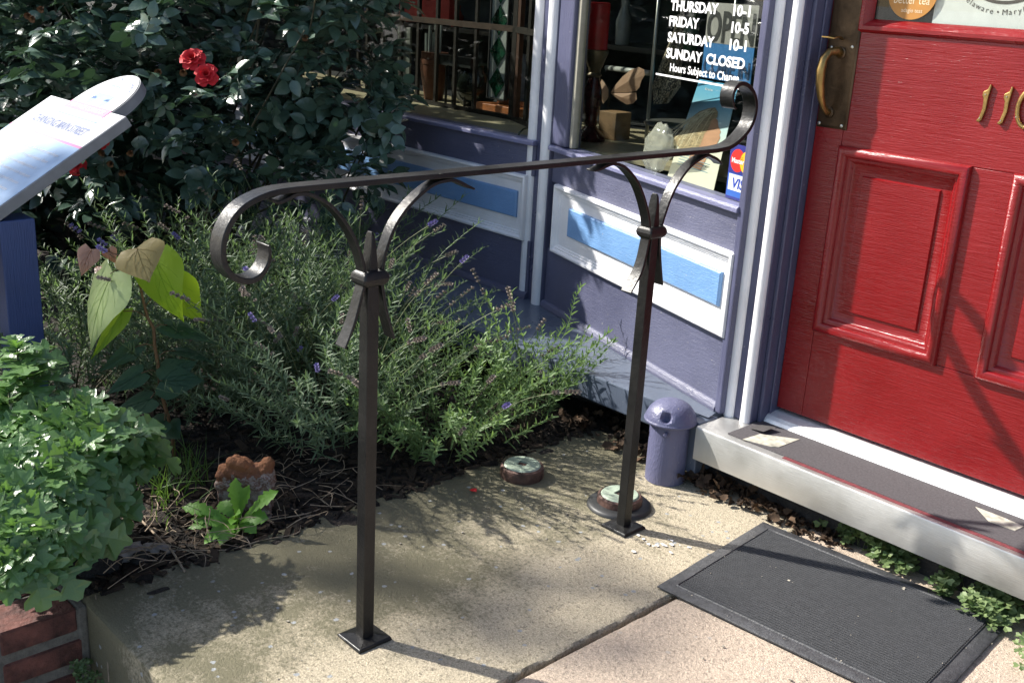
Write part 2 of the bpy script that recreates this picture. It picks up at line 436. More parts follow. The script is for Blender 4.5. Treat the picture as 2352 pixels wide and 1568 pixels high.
def slab(name, x0, x1, y0, y1, z, nx, ny, mat, amp, groove=None, ragged=None):
    mb = MB(); vs = []; fs = []
    def co(i, j):
        x = x0 + (x1 - x0) * i / nx; y = y0 + (y1 - y0) * j / ny
        e = min(x - x0, x1 - x, y - y0, y1 - y)
        h = amp * (nz(x, y, 0, 22) + .6 * nz(x, y, 3, 70))
        rag = .004 * max(0, nz(x, y, 9, 30) + .35)
        h -= .0035 * math.exp(-(e / .004) ** 2) + (.008 * max(0, nz(x, y, 5, 17) - .15) * math.exp(-(e / .010) ** 2))
        if groove and y < 1.78:
            d = x - (groove + .006 * nz(0, y, 2, 7)); h -= .0035 * math.exp(-(d / .005) ** 2) * (.55 + .45 * nz(0, y, 4, 9)) * min(1, (1.78 - y) / .1)
        if i == nx and ragged: x += .009 * nz(1, y, 1, 9) + .004 * nz(1, y, 1, 37) - .004
        return (x, y, z + h)
    for j in range(ny + 1):
        for i in range(nx + 1): vs.append(co(i, j))
    W = nx + 1
    for j in range(ny):
        for i in range(nx): fs.append((j * W + i, j * W + i + 1, (j + 1) * W + i + 1, (j + 1) * W + i))
    rim = [i for i in range(W)] + [j * W + nx for j in range(1, ny + 1)] + [ny * W + i for i in range(nx - 1, -1, -1)] + [j * W for j in range(ny - 1, 0, -1)]
    n0 = len(vs)
    for k, r in enumerate(rim):
        x, y, _ = vs[r]; q = .006 * nz(x, y, 8, 20)
        vs.append((x + (q if abs(y - y0) > .01 else 0), y + (q if abs(y - y0) < .01 else 0), z - .18))
    n1 = len(vs)
    for r in rim: vs.append((vs[r][0], vs[r][1], z - .52))
    L = len(rim)
    for a, b in ((None, n0), (n0, n1)):
        for k in range(L):
            k2 = (k + 1) % L
            t0, t1 = (rim[k], rim[k2]) if a is None else (a + k, a + k2)
            fs.append((t0, b + k, b + k2, t1))
    mb.add(vs, fs)
    o = mb.build(name, mat, smooth=True, fix=False)
    return struct(o)
slab('concrete_landing', -2.03, -1.264, .742, 2.30, 0, 96, 190, M['slab'], .0012, groove=-1.375, ragged=True)
slab('concrete_walk', -1.253, 1.6, .742, 2.30, -.0015, 150, 90, M['pink'], .0006)
struct(MB().box(-1.30, -1.22, .76, 2.28, -.5, -.022).build('joint_filler', M['soil']))

# planting bed
def bed_z(x, y):
    h = -.004 + .018 * nz(x, y, 1, 7) + .010 * nz(x, y, 4, 24)
    if x > -2.1: h -= .06 * (x + 2.05) if x > -2.05 else 0
    return h
mb = MB(); vs = []; fs = []; nx, ny = 150, 150
for j in range(ny + 1):
    for i in range(nx + 1):
        t = i / nx; x = -9 + (7.06) * (1 - (1 - t) ** 2.2); y = -.60 + 3.06 * j / ny
        if y < .76 and x > -2.30: x = -2.30 - (x + 2.30) * .01
        vs.append((x, y, bed_z(x, y)))
for j in range(ny):
    for i in range(nx):
        a = j * (nx + 1) + i; fs.append((a, a + 1, a + nx + 2, a + nx + 1))
struct(mb.add(vs, fs).build('planting_bed', M['soil'], smooth='all', fix=False))

# ================================================================== SHOP BUILDING
B = thing('shop_building', (-2.2, 2.6, 0), 'purple and white painted shop front with blue panels, display windows and red door', 'shop')
MB().box(-9, -1.60, 2.44, 2.62, -.5, .104).build('foundation', plain('foundation', (.05, .047, .045), .9, var=.4, bmp=.004), B)
lg = MB(); lg.prism([(-9, 2.256), (-1.627, 2.248), (-1.60, 2.34), (-1.60, 2.80), (-9, 2.80)], .103, .182, lambda a, b, h: (a, b, h))
lg.build('ledge', M['ledge'], B, bevel=.004)
MB().box(-1.627, -1.588, 2.222, 2.30, .03, .179).build('ledge_end', M['ledge'], B, bevel=.003)
MB().add([(-1.70, 2.262, .185), (-1.655, 2.30, .1855), (-1.60, 2.30, .186), (-1.592, 2.262, .1845)], [(0, 1, 2, 3)]).build('ledge_flashing', M['ledge'], B)

WH = [(0, -.02), (0, .014), (.003, .019), (.009, .021), (.014, .018), (.016, .013), (.021, .013), (.024, .009), (.028, .008), (.031, .004)]
BL = [(0, .003), (0, .011), (.004, .0145)]
def window_wall(F, a0, a1, panels, pane):
    MB().fbox(F, a0, a1, .182, .392, -.05, 0).build('base_board', M['purple'], B, bevel=.002)
    MB().fbox(F, a0, a1, .620, .727, -.05, .001).build('apron_board', M['purple'], B, bevel=.002)
    qr = MB(); qr.prism([(0, .1825), (.016, .1825), (.016, .190), (.012, .200), (.005, .206), (0, .207)], a0, a1, lambda o, z, a: F.pt(a, z, o)); qr.build('quarter_round', M['purple'], B)
    sl = MB(); sl.prism([(-.05, .727), (.022, .727), (.022, .739), (.016, .744), (-.05, .7465)], a0 - .004, a1 + .004, lambda o, z, a: F.pt(a, z, o)); sl.build('window_sill', M['sill'], B, bevel=.002)
    for p0, p1, b0, b1 in panels:
        fr = MB().ring(F, p0, p1, .391, .621, WH).build('panel_moulding', M['white'], B, smooth=True)
        MB().ring(F, b0, b1, .466, .560, BL).build('raised_panel', M['blue'], B)
    return MB().fbox(F, pane[0], pane[1], .7455, 2.25, -.022, -.018).build('window_pane', M['glass'], B)
paneL = window_wall(FL, -9, -2.69, [(-5.2, -2.716, -5.15, -2.761), (-7.7, -5.3, -7.65, -5.35)], (-9, -2.69))
paneA = window_wall(FA, -1.03, -.001, [(-.982, .004, -.880, -.042)], (-.93, .02))
# framing of the angled window
MB().fbox(FA, -1.035, -.938, .7475, 2.3, -.05, .010).build('window_stile', M['purple_v'], B, bevel=.006)
MB().fbox(FA, -.9375, -.918, .747, 2.3, -.03, -.004).build('glazing_bead', plain('putty_bead', (.30, .28, .22), .6), B, bevel=.003)
MB().fbox(FA, -.004, .022, .182, 2.3, -.05, .013).build('window_stile', M['purple_v'], B, bevel=.004)
# corner post between the two windows
cp = MB(); cp.prism([(-1.20, -.06), (-1.20, .003), (-1.175, .016), (-1.035, .012), (-1.035, -.06)], .181, 2.4, lambda a, o, z: FA.pt(a, z, o)); cp.build('corner_post', M['purple_v'], B, bevel=.003)
def bead(F, a, off, r, z0, z1, flat=.8):
    b = MB(); pr = [(math.cos(q) * r, math.sin(q) * r * flat) for q in [i * math.pi / 10 for i in range(11)]]
    b.prism([(a + x, off + y) for x, y in pr] + [(a - r, off - .006), (a + r, off - .006)], z0, z1, lambda u, o, z: F.pt(u, z, o))
    return b.build('trim_bead', M['white_v'], B, smooth=True)
bead(FA, -1.157, .014, .024, .1815, 2.4)
bead(FA, -1.063, .012, .024, .1815, 2.4)
# door casing
FC = Fr((0, 2.34), (1, 0), (0, -1))
cs = MB(); cs.box(-1.622, -1.512, 2.341, 2.47, .1755, 2.5); cs.build('door_casing', M['purple_v'], B, bevel=.004)
bead(FC, -1.583, -.001, .0155, .1757, 2.5, .9); bead(FC, -1.530, -.001, .0145, .1757, 2.5, .9)
MB().box(-1.5118, -1.500, 2.368, 2.48, .1755, 2.5).build('door_stop', M['purple_v'], B, bevel=.003)
MB().box(-1.4998, -1.494, 2.402, 2.48, .1755, 2.5).build('door_jamb', M['purple_v'], B, bevel=.002)
# right-hand casing, head, walls above
MB().box(-.575, -.45, 2.34, 2.48, .1755, 2.5).build('door_casing', M['purple_v'], B, bevel=.004)
MB().box(-.449, 3.0, 2.36, 2.6, -.5, 3.4).build('wall', M['purple'], B)
MB().box(-9, -2.3, 2.60, 2.70, 2.2, 3.4).build('window_head', M['purple'], B)
hd = MB(); hd.fbox(FA, -1.2, .03, 2.2, 3.4, -.06, .01); hd.build('window_head', M['purple'], B)
MB().box(-1.60, -.45, 2.37, 2.5, 2.45, 3.4).build('door_head', M['purple'], B)
# interior
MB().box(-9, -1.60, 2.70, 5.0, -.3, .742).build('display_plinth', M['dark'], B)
tile = plain('display_floor_tile', (.36, .31, .20), .45, var=.12)
tm = MB().box(-.0988, .0988, -.099, .099, -.015, 0).mesh('tile', tile)
for i in range(-27, -8):
    for j in range(3): inst('tile', tm, Matrix.Translation((i * .2 + .1, 2.748 + j * .2, .7452 + .0003 * rnd.uniform(-1, 0))), B)
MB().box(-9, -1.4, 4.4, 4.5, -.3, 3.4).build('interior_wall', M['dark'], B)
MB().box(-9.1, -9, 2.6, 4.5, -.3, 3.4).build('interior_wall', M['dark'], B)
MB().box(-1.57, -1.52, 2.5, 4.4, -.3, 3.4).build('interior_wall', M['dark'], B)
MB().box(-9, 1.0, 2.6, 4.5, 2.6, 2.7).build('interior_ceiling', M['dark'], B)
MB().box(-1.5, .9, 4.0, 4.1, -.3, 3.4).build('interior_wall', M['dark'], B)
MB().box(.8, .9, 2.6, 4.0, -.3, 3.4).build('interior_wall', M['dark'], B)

# step
stp = MB()
stp.prism([(2.206, .083), (2.206, ZS - .006), (2.208, ZS - .002), (2.213, ZS), (2.395, ZS), (2.395, .083)], -1.587, .4, lambda y, z, x: (x, y, z))
stp.build('step_cladding', M['steel'], B, smooth=True)
MB().box(-1.58, .4, 2.285, 2.42, -.5, .084).build('step_riser', plain('dark_riser', (.035, .032, .03), .9, var=.5, bmp=.004), B)
MB().box(-1.505, .4, 2.232, 2.386, ZS + .0005, ZS + .0035).build('tread', M['grip'], B)
MB().box(-1.33, .4, 2.219, 2.2315, ZS + .0005, ZS + .002).build('tread_edge', M['redstrip'], B)
pp = [G(1705, 1012, ZS), G(1745, 1000, ZS), G(1836, 1012, ZS), G(1788, 1030, ZS), G(1770, 1029, ZS)]
MB().prism([(p.x, p.y) for p in pp], ZS + .0035, ZS + .0048, lambda a, b, h: (a, b, h)).build('worn_patch', M['bare'], B)
q = [G(1722, 988, ZS), G(1748, 980, ZS), G(1781, 993, ZS), G(1752, 1001, ZS)]
MB().add([(q[0].x, q[0].y, ZS + .006), (q[1].x, q[1].y, ZS + .006), (q[2].x, q[2].y, ZS + .016), (q[3].x, q[3].y, ZS + .012)], [(0, 1, 2, 3)]).build('tread_flake', M['flake'], B)
q = [G(2240, 1167, ZS), G(2300, 1190, ZS), G(2351, 1212, ZS), G(2330, 1222, ZS), G(2270, 1200, ZS)]
MB().prism([(p.x, p.y) for p in q], ZS + .0035, ZS + .0045, lambda a, b, h: (a, b, h)).build('worn_patch', M['bare'], B)
th = MB(); th.prism([(2.380, ZS + .001), (2.386, ZS + .012), (2.396, ZS + .020), (2.425, ZS + .026), (2.47, ZS + .026), (2.47, ZS + .001)], -1.499, -.575, lambda y, z, x: (x, y, z)); th.build('threshold', M['alu'], B)

# ------------------------------------------------------------------ door
DOOR = bpy.data.objects.new('door', None); link(DOOR, B); DOOR['label'] = 'glossy red panelled door with brass house numbers and pull handle'
def dpart(name, mb, mat, **k): return mb.build(name, mat, DOOR, **k)
DX0, DX1, DZ0 = -1.4925, -.577, .212
PZ0, PZ1 = .451, .920; P1 = (-1.416, -1.085); P2 = (-.986, -.655)
GZ = 1.2005
dpart('stile', MB().fbox(FD, DX0, P1[0], DZ0, 2.4, -.045, 0), M['red'], bevel=.0015)
dpart('stile', MB().fbox(FD, P2[1], DX1, DZ0, 2.4, -.045, 0), M['red'], bevel=.0015)
dpart('bottom_rail', MB().fbox(FD, P1[0] + .0006, P2[1] - .0006, DZ0, PZ0, -.045, -.0003), M['red'], bevel=.0015)
dpart('lock_rail', MB().fbox(FD, P1[0] + .0006, P2[1] - .0006, PZ1, GZ - .012, -.045, -.0002), M['red'], bevel=.0015)
dpart('muntin', MB().fbox(FD, P1[1], P2[0], PZ0 + .0008, PZ1 - .0006, -.045, -.0006), M['red'], bevel=.0015)
PM = [(-.002, 0), (-.001, .008), (.004, .0135), (.011, .016), (.018, .0145), (.023, .009), (.025, .003), (.030, .0025), (.034, -.001), (.037, -.008), (.041, -.011), (.060, -.011), (.064, -.0115), (.067, -.0065)]
for p in (P1, P2):
    dpart('panel', MB().ring(FD, p[0], p[1], PZ0, PZ1, PM), M['red'], smooth=True)
GX0, GX1 = -1.386, -.685
gm = MB().ring(FD, GX0 - .030, GX1 + .030, GZ - .012, 2.2, [(0, -.002), (.0, .003), (.006, .008), (.014, .008), (.020, .002), (.024, -.002), (.030, -.014)], cap=False)
dpart('glazing_moulding', gm, M['red'], smooth=True)
dpart('window_pane', MB().fbox(FD, GX0 - .006, GX1 + .006, GZ + .008, 2.2, -.020, -.016), M['glass'])
# stuck behind / on the door glass
pa = MB(); pa.add([FD.pt(-1.247, 1.2095, -.0225), FD.pt(-.72, 1.2095, -.0225), FD.pt(-.72, 1.55, -.0225), FD.pt(-1.243, 1.55, -.0225)], [(0, 1, 2, 3)]); dpart('notice_paper', pa, M['paper'])
tx = MB(); word = 'Delaware \u2022 Maryland \u2022 New Jersey \u2022 Pennsylvania'
cx0, cz0, rad = -1.095, 1.395, .150
ang = math.radians(-90) - .45 * 1.50
for ch in word:
    wdt = .0105 if ch not in 'il\u2022 j' else .0062
    if ch in 'MNDPmw': wdt = .0135
    ang += wdt / rad / 2
    ca, sa = math.cos(ang + math.pi / 2), math.sin(ang + math.pi / 2)
    px0, pz0 = cx0 + rad * math.cos(ang), cz0 + rad * math.sin(ang)
    if ch != ' ': put_text(tx, ch, .017, lambda x, y, ca=ca, sa=sa, px0=px0, pz0=pz0: FD.pt(px0 + x * ca - y * sa, pz0 + x * sa + y * ca, -.0218), align='CENTER')
    ang += wdt / rad / 2
ink = plain('dark_ink', (.06, .06, .07), .7)
arc = [(cx0 + .128 * math.cos(a), cz0 + .128 * math.sin(a)) for a in [math.radians(-140 + 5 * i) for i in range(21)]] + [(cx0 + .1225 * math.cos(a), cz0 + .121 * math.sin(a)) for a in [math.radians(-40 - 5 * i) for i in range(21)]]
for i in range(20): tx.add([FD.pt(*arc[i], -.0218), FD.pt(*arc[i + 1], -.0218), FD.pt(*arc[40 - i], -.0218), FD.pt(*arc[41 - i], -.0218)], [(0, 1, 2, 3)])
dpart('notice_lettering', tx, ink, fix=False)
oc = (-1.300, 1.283); el = [(oc[0] + .0605 * math.cos(a), oc[1] + .0605 * math.sin(a)) for a in [i * math.pi / 24 for i in range(48)]]
dpart('tea_sticker', MB().add([FD.pt(a, z, -.0150) for a, z in el], [tuple(range(48))]), plain('amber_sticker', (.42, .19, .035), .5, var=.15))
ts = MB(); put_text(ts, 'better tea', .026, lambda x, y: FD.pt(oc[0] + x, 1.257 + y, -.0145), align='CENTER', xs=.85)
put_text(ts, 'adagio teas', .013, lambda x, y: FD.pt(oc[0] + .004 + x, 1.2385 + y, -.0145), align='CENTER', xs=.9)
dpart('sticker_lettering', ts, plain('pale_ink', (.75, .62, .42), .6), fix=False)
# handle set
hp = MB(); hp.ring(FD, -1.4895, -1.4065, .958, 1.44, [(0, 0), (0, .002), (.004, .005), (.007, .0055)]); dpart('handle_plate', hp, M['bronze'], smooth=True)
gp = [(-1.449, 1.137, .006), (-1.452, 1.141, .022), (-1.459, 1.137, .042), (-1.463, 1.120, .054), (-1.464, 1.095, .058), (-1.463, 1.065, .055), (-1.461, 1.035, .047), (-1.459, 1.010, .034), (-1.458, .998, .018), (-1.458, .996, .006)]
dpart('pull_handle', MB().tube([FD.pt(*p) for p in gp], [.012, .0105, .0095, .0105, .0115, .011, .0095, .0078, .0075, .010], 12), M['brass'], smooth='all')
for (a, z, r) in ((-1.449, 1.137, .0145), (-1.458, .995, .0135)):
    c = MB(); c.tube([FD.pt(a, z, .005), FD.pt(a, z, .009), FD.pt(a, z, .0105)], [r, r, r * .8], 16); dpart('handle_rose', c, M['bronze'], smooth=True)
tp = MB(); tpp = [(-1.450, 1.168, .006), (-1.451, 1.173, .018), (-1.456, 1.174, .032), (-1.462, 1.170, .044), (-1.468, 1.172, .054)]
for i in range(4):
    pass
tv = []; wd = [.004, .006, .011, .013, .009]
for (a, z, o_), h in zip(tpp, wd): tv += [FD.pt(a - h, z + .0015, o_), FD.pt(a + h, z + .0015, o_), FD.pt(a + h, z - .0015, o_), FD.pt(a - h, z - .0015, o_)]
tf = []
for i in range(4):
    for k in range(4): tf.append((i * 4 + k, i * 4 + (k + 1) % 4, i * 4 + 4 + (k + 1) % 4, i * 4 + 4 + k))
tf += [(3, 2, 1, 0), (16, 17, 18, 19)]
dpart('thumb_latch', MB().add(tv, tf), M['brass'], smooth=True)
for a, z in ((-1.481, .967), (-1.419, .967), (-1.476, 1.147), (-1.421, 1.152)):
    c = MB(); c.tube([FD.pt(a, z, .005), FD.pt(a, z, .0068), FD.pt(a, z, .0076)], [.0042, .0042, .0028], 10); dpart('screw', c, M['screw'], smooth=True)
# brass numerals 1 1 0
one = [(.006, .0), (.011, .006), (.0165, .030), (.0165, .052), (.0185, .070), (.020, .0815), (.0165, .084), (.013, .072), (.0035, .066), (.0035, .058), (.0075, .050), (.0085, .030), (.004, .010), (-.001, .003)]
for a0 in (-1.092, -1.045):
    d = MB().prism(one, .0, .0075, lambda x, y, o_, a0=a0: FD.pt(a0 + x, 1.018 + y, o_)); dpart('brass_number', d, M['brass'], bevel=.003, seg=3)
    for (x, y) in ((.0105, .061), (.007, .010)):
        c = MB(); c.tube([FD.pt(a0 + x, 1.018 + y, .007), FD.pt(a0 + x, 1.018 + y, .009)], [.0022, .0014], 8); dpart('screw', c, M['screw'], smooth=True)
zr = []
for i in range(29):
    a = 2 * math.pi * i / 28; zr.append(FD.pt(-.985 + .0225 * math.cos(a), 1.059 + .039 * math.sin(a), .005))
dpart('brass_number', MB().tube(zr, .0048, 10, cap=False), M['brass'], smooth='all')
c = MB(); c.tube([FD.pt(-1.006, 1.040, .008), FD.pt(-1.006, 1.040, .0105)], [.0022, .0014], 8); dpart('screw', c, M['screw'], smooth=True)

# ------------------------------------------------------------------ lettering and stickers on the angled pane
lt = MB()
def row(s, a, z, size, width, bold=.034): put_text(lt, s, size, lambda x, y: FA.pt(a + x, z + y, -.0165), bold=bold, width=width)
SZ = .0365
row('THURSDAY', -.440, 1.2045, SZ, .221); row('10-1', -.155, 1.2045, SZ, .070)
row('FRIDAY', -.440, 1.163, SZ, .142); row('10-5', -.155, 1.163, SZ, .072)
row('SATURDAY', -.440, 1.1205, SZ, .218); row('10-1', -.155, 1.1205, SZ, .070)
row('SUNDAY', -.440, 1.0775, SZ, .172); row('CLOSED', -.249, 1.0775, SZ, .166)
row('Hours Subject to Change', -.415, 1.0425, .030, .315, .016)
lt.add([FA.pt(-.483, 1.0255, -.0165), FA.pt(-.072, 1.0255, -.0165), FA.pt(-.072, 1.0305, -.0165), FA.pt(-.483, 1.0305, -.0165)], [(0, 1, 2, 3)])
o = lt.build('opening_hours_lettering', plain('white_vinyl', (.8, .8, .8), .5, var=.02), paneA, fix=False)
def flat(name, poly, off, mat): return MB().add([FA.pt(a, z, off) for a, z in poly], [tuple(range(len(poly)))]).build(name, mat, paneA)
R4 = lambda a0, a1, z0, z1: [(a0, z0), (a1, z0), (a1, z1), (a0, z1)]
cardblue = plain('card_navy', (.02, .025, .16), .4, var=.05); cardwhite = plain('card_white', (.62, .63, .62), .4, var=.03)
flat('card_sticker_backing', R4(-.101, .004, .748, .890), -.0168, cardblue)
flat('card_sticker_frame', R4(-.099, .004, .755, .8145), -.0166, plain('card_mid_blue', (.03, .10, .36), .4, var=.05))
flat('card_sticker_field', R4(-.094, .004, .771, .8125), -.0164, cardwhite)
circ = lambda ca, cz, r: [(ca + r * math.cos(i * math.pi / 16), cz + r * math.sin(i * math.pi / 16)) for i in range(32)]
flat('card_red_disc', circ(-.066, .849, .0295), -.0164, plain('card_red', (.62, .02, .015), .4, var=.05))
flat('card_yellow_disc', circ(-.026, .849, .0295), -.0162, plain('card_yellow', (.72, .36, .015), .4, var=.05))
for i in range(5): flat('card_disc_bar', R4(-.054 + .002 * abs(i - 2), -.046, .8535 + .0042 * (i - 2.0) - .004, .8555 + .0042 * (i - 2.0) - .004), -.0160, plain('card_bar', (.62, .02, .015), .4) if i == 0 else bpy.data.materials['card_bar'])
st = MB(); put_text(st, 'MasterCard', .0185, lambda x, y: FA.pt(-.089 + x, .8425 + y, -.0157), bold=.02, width=.088)
st.build('card_lettering', cardwhite, paneA, fix=False)
st = MB(); put_text(st, 'VISA', .036, lambda x, y: FA.pt(-.082 + x + y * .18, .7785 + y, -.0160), bold=.03, width=.080)
st.build('card_lettering', plain('card_text_blue', (.02, .05, .30), .4, var=.05), paneA, fix=False)

# ================================================================== HANDRAIL
def catmull(p, n=5):
    out = []
    q = [p[0]] + list(p) + [p[-1]]
    for i in range(1, len(q) - 2):
        for k in range(n):
            t = k / n
            out.append(tuple(.5 * ((2 * b) + (c - a) * t + (2 * a - 5 * b + 4 * c - d) * t * t + (3 * b - a - 3 * c + d) * t ** 3)
                             for a, b, c, d in zip(q[i - 1], q[i], q[i + 1], q[i + 2])))
    out.append(tuple(p[-1])); return out
HX = -1.5405
H = thing('handrail', (HX, 1.5, 0), 'black wrought iron handrail with scrolled ends on two square posts', 'handrail')
front = [(.902, .832), (.9045, .818), (.901, .800), (.889, .784), (.873, .777), (.856, .7785), (.838, .788), (.8255, .806), (.8215, .829), (.8265, .856), (.842, .882), (.865, .9005), (.900, .913), (.936, .9175), (1.0, .918)]
rear = [(1.5, .916), (1.9, .9145), (2.03, .9135), (2.085, .914), (2.135, .9205), (2.178, .943), (2.203, .970), (2.210, 1.006), (2.197, 1.036), (2.169, 1.057), (2.140, 1.0625), (2.119, 1.052), (2.1125, 1.032), (2.119, 1.013), (2.129, 1.006)]
path = catmull(front, 5) + catmull(rear, 5)
n = len(path)
th_ = [min(.010, .0035 + .0004 * min(i, n - 1 - i)) for i in range(n)]
hw = [.0185 + .002 * math.exp(-min(i, n - 1 - i) / 4) for i in range(n)]
MB().strip(path, hw, th_, HX).build('rail', M['iron'], H, smooth=True, bevel=.0015)
def post(Y, brL, brR, ztop, collar):
    p = MB(); r = .0127
    vs = []
    zs = [0.008, .25, .5, .70, .755, .80, .822, .828]
    ws = [r, r, r, r * .98, r * .97, r * .92, r * .74, r * .45]; wy = [r, r, r, r, r * .8, r * .42, r * .22, r * .15]
    for z, a, b in zip(zs, ws, wy): vs += [(HX - a, Y - b, z), (HX + a, Y - b, z), (HX + a, Y + b, z), (HX - a, Y + b, z)]
    fs = []
    for i in range(len(zs) - 1):
        for k in range(4): fs.append((i * 4 + k, i * 4 + (k + 1) % 4, i * 4 + 4 + (k + 1) % 4, i * 4 + 4 + k))
    fs += [(3, 2, 1, 0), tuple(range(len(vs) - 4, len(vs)))]
    po = p.add(vs, fs).build('post', M['iron'], H, bevel=.0012)
    h = .0385; b = MB(); vv = []
    for z, s in ((.0, h), (.005, h * 1.0), (.0075, h * .93), (.0105, .018)):
        for (sx, sy) in ((-1, -1), (1, -1), (1, 1), (-1, 1)):
            vv.append((HX + sx * s + .002 * rnd.uniform(-1, 1), Y + sy * s + .002 * rnd.uniform(-1, 1), z + (.0015 * rnd.uniform(-1, 1) if z > .006 else 0) + .0005))
    ff = [(3, 2, 1, 0), (12, 13, 14, 15)]
    for i in range(3):
        for k in range(4): ff.append((i * 4 + k, i * 4 + (k + 1) % 4, i * 4 + 4 + (k + 1) % 4, i * 4 + 4 + k))
    b.add(vv, ff).build('base_plate', M['iron'], po, bevel=.001)
    for br in (brL, brR):
        pth = catmull(br, 5); m = len(pth)
        hw = [.0125 + .003 * max(0, 1 - (m - 1 - i) / 8) for i in range(m)]; tk = [.0065 - .003 * max(0, 1 - min(i, m - 1 - i) / 6) for i in range(m)]
        MB().strip(pth, hw, tk, HX).build('bracket', M['iron'], H, smooth=True, bevel=.001)
    y0, y1 = collar[0], collar[1]
    cb = MB(); cv = []; zc = collar[2]
    prof = [(-.0135, .004), (-.010, .0085), (0, .0105), (.010, .0085), (.0135, .004)]
    for dz, o_ in prof:
        for (sx, sy) in ((-1, -1), (1, -1), (1, 1), (-1, 1)): cv.append((HX + sx * (.0127 + o_), (y0 - o_ if sy < 0 else y1 + o_), zc + dz))
    cf = [(3, 2, 1, 0), tuple(range(16, 20))]
    for i in range(4):
        for k in range(4): cf.append((i * 4 + k, i * 4 + (k + 1) % 4, i * 4 + 4 + (k + 1) % 4, i * 4 + 4 + k))
    cb.add(cv, cf).build('collar', M['iron'], po, bevel=.004, seg=3)
post(1.1155, [(.911, .905), (.925, .8985), (.942, .902), (.962, .9085), (.990, .9045), (1.030, .880), (1.067, .835), (1.090, .786), (1.0985, .748), (1.090, .712), (1.075, .667), (1.054, .625)],
     [(1.345, .885), (1.325, .893), (1.305, .902), (1.285, .9065), (1.246, .901), (1.200, .874), (1.164, .837), (1.143, .792), (1.1345, .749), (1.139, .711), (1.148, .670), (1.163, .624)], .825, (1.0985, 1.1345, .745))
post(1.8880, [(1.672, .895), (1.690, .8975), (1.712, .9035), (1.735, .9055), (1.772, .893), (1.817, .855), (1.853, .797), (1.8685, .747), (1.866, .705), (1.852, .655), (1.819, .611)],
     [(2.108, .879), (2.092, .890), (2.068, .899), (2.045, .9025), (1.990, .881), (1.943, .835), (1.916, .778), (1.9075, .740), (1.911, .69), (1.929, .614)], .822, (1.8695, 1.9075, .742))

# ================================================================== DOOR MAT
mc = Vector((-1.0175, 1.985, 0)); ma = math.radians(4.6); MLX, MLY = .304, .2285
def mp(x, y, z): return (mc.x + x * math.cos(ma) - y * math.sin(ma), mc.y + x * math.sin(ma) + y * math.cos(ma), z + .0035 + .0016 * nz(x, y, 2, 9))
MAT = thing('door_mat', (mc.x, mc.y, .003), 'dark grey ribbed door mat with rubber border below the steel step', 'door mat')
bd = MB(); vs = []; fs = []
pr = [(0, 0), (.0, .003), (.004, .0052), (.030, .0060), (.032, .0085), (.034, .0060), (.037, .0045)]
NS = 24
loop = []
for k in range(4):
    for i in range(NS):
        t = -1 + 2 * i / NS
        loop.append([(t, -1), (1, t), (-t, 1), (-1, -t)][k])
for ins, z in pr:
    for (u, v_) in loop: vs.append(mp(u * (MLX - ins), v_ * (MLY - ins), z))
Ln = len(loop)
for i in range(len(pr) - 1):
    for k in range(Ln): fs.append((i * Ln + k, i * Ln + (k + 1) % Ln, (i + 1) * Ln + (k + 1) % Ln, (i + 1) * Ln + k))
bd.add(vs, fs).build('rubber_border', M['rubber'], MAT, smooth=True)
cp_ = MB(); vs = []; fs = []; R_ = 46; XS = 24; ix, iy = MLX - .036, MLY - .036
rows = []
for r in range(R_):
    for (f, z) in ((0, .0035), (.2, .0095), (.6, .0095), (.8, .0035)): rows.append((-iy + 2 * iy * (r + f) / R_, z))
rows.append((iy, .0048))
for y, z in rows:
    for i in range(XS + 1):
        x = -ix + 2 * ix * i / XS
        vs.append(mp(x, y, z + .0007 * nz(x, y, 0, 60)))
for j in range(len(rows) - 1):
    for i in range(XS): a = j * (XS + 1) + i; fs.append((a, a + 1, a + XS + 2, a + XS + 1))
cp_.add(vs, fs).build('ribbed_carpet', M['carpet'], MAT, fix=False)

# ================================================================== DRAIN CAPS AND VENT
def cleanout(c, r, collar, label, turn):
    t = thing('drain_cap', (c.x, c.y, 0), label, 'drain cap', 'pipe caps set in the landing')
    if collar: MB().lathe((c.x, c.y, .001), [(r * 1.45, 0), (r * 1.42, .006), (r * 1.33, .010), (r * 1.12, .011), (r * 1.05, .012)], 36).build('collar', M['capblack'], t, smooth=True)
    MB().lathe((c.x, c.y, .0), [(r * .98, 0), (r, .006), (r * 1.01, .022), (r * .985, .030), (r * .90, .0335), (r * .86, .032)], 36, .012).build('iron_rim', M['capiron'], t, smooth=True)
    pl_ = MB(); z0 = .0325; s = .0125
    outer = [(c.x + r * .855 * math.cos(a), c.y + r * .855 * math.sin(a)) for a in [i * math.pi / 16 for i in range(32)]]
    sq = []
    for i in range(32):
        a = i * math.pi / 16; k = s / max(abs(math.cos(a)), abs(math.sin(a)))
        x, y = k * math.cos(a), k * math.sin(a); sq.append((c.x + x * math.cos(turn) - y * math.sin(turn), c.y + x * math.sin(turn) + y * math.cos(turn)))
    vs = [(x, y, z0) for x, y in outer] + [(c.x + (x - c.x) * .93, c.y + (y - c.y) * .93, z0 + .004) for x, y in outer] + [(x, y, z0 + .004) for x, y in sq] + [(x, y, z0 - .008) for x, y in sq]
    fs = []
    for b in range(3):
        for i in range(32): fs.append((b * 32 + i, b * 32 + (i + 1) % 32, b * 32 + 32 + (i + 1) % 32, b * 32 + 32 + i))
    fs.append(tuple(range(96, 128)))
    pl_.add(vs, fs).build('plug', M['capgreen'], t)
cleanout(Vector((-1.905, 1.888, 0)), .0585, False, 'low rusty iron drain cap near the lavender with dull green plug', .4)
cleanout(Vector((-1.626, 1.968, 0)), .0575, True, 'rusty drain cap with pale green plug in black collar behind the rear post', .1)
VB = Vector((-1.662, 2.192, 0))
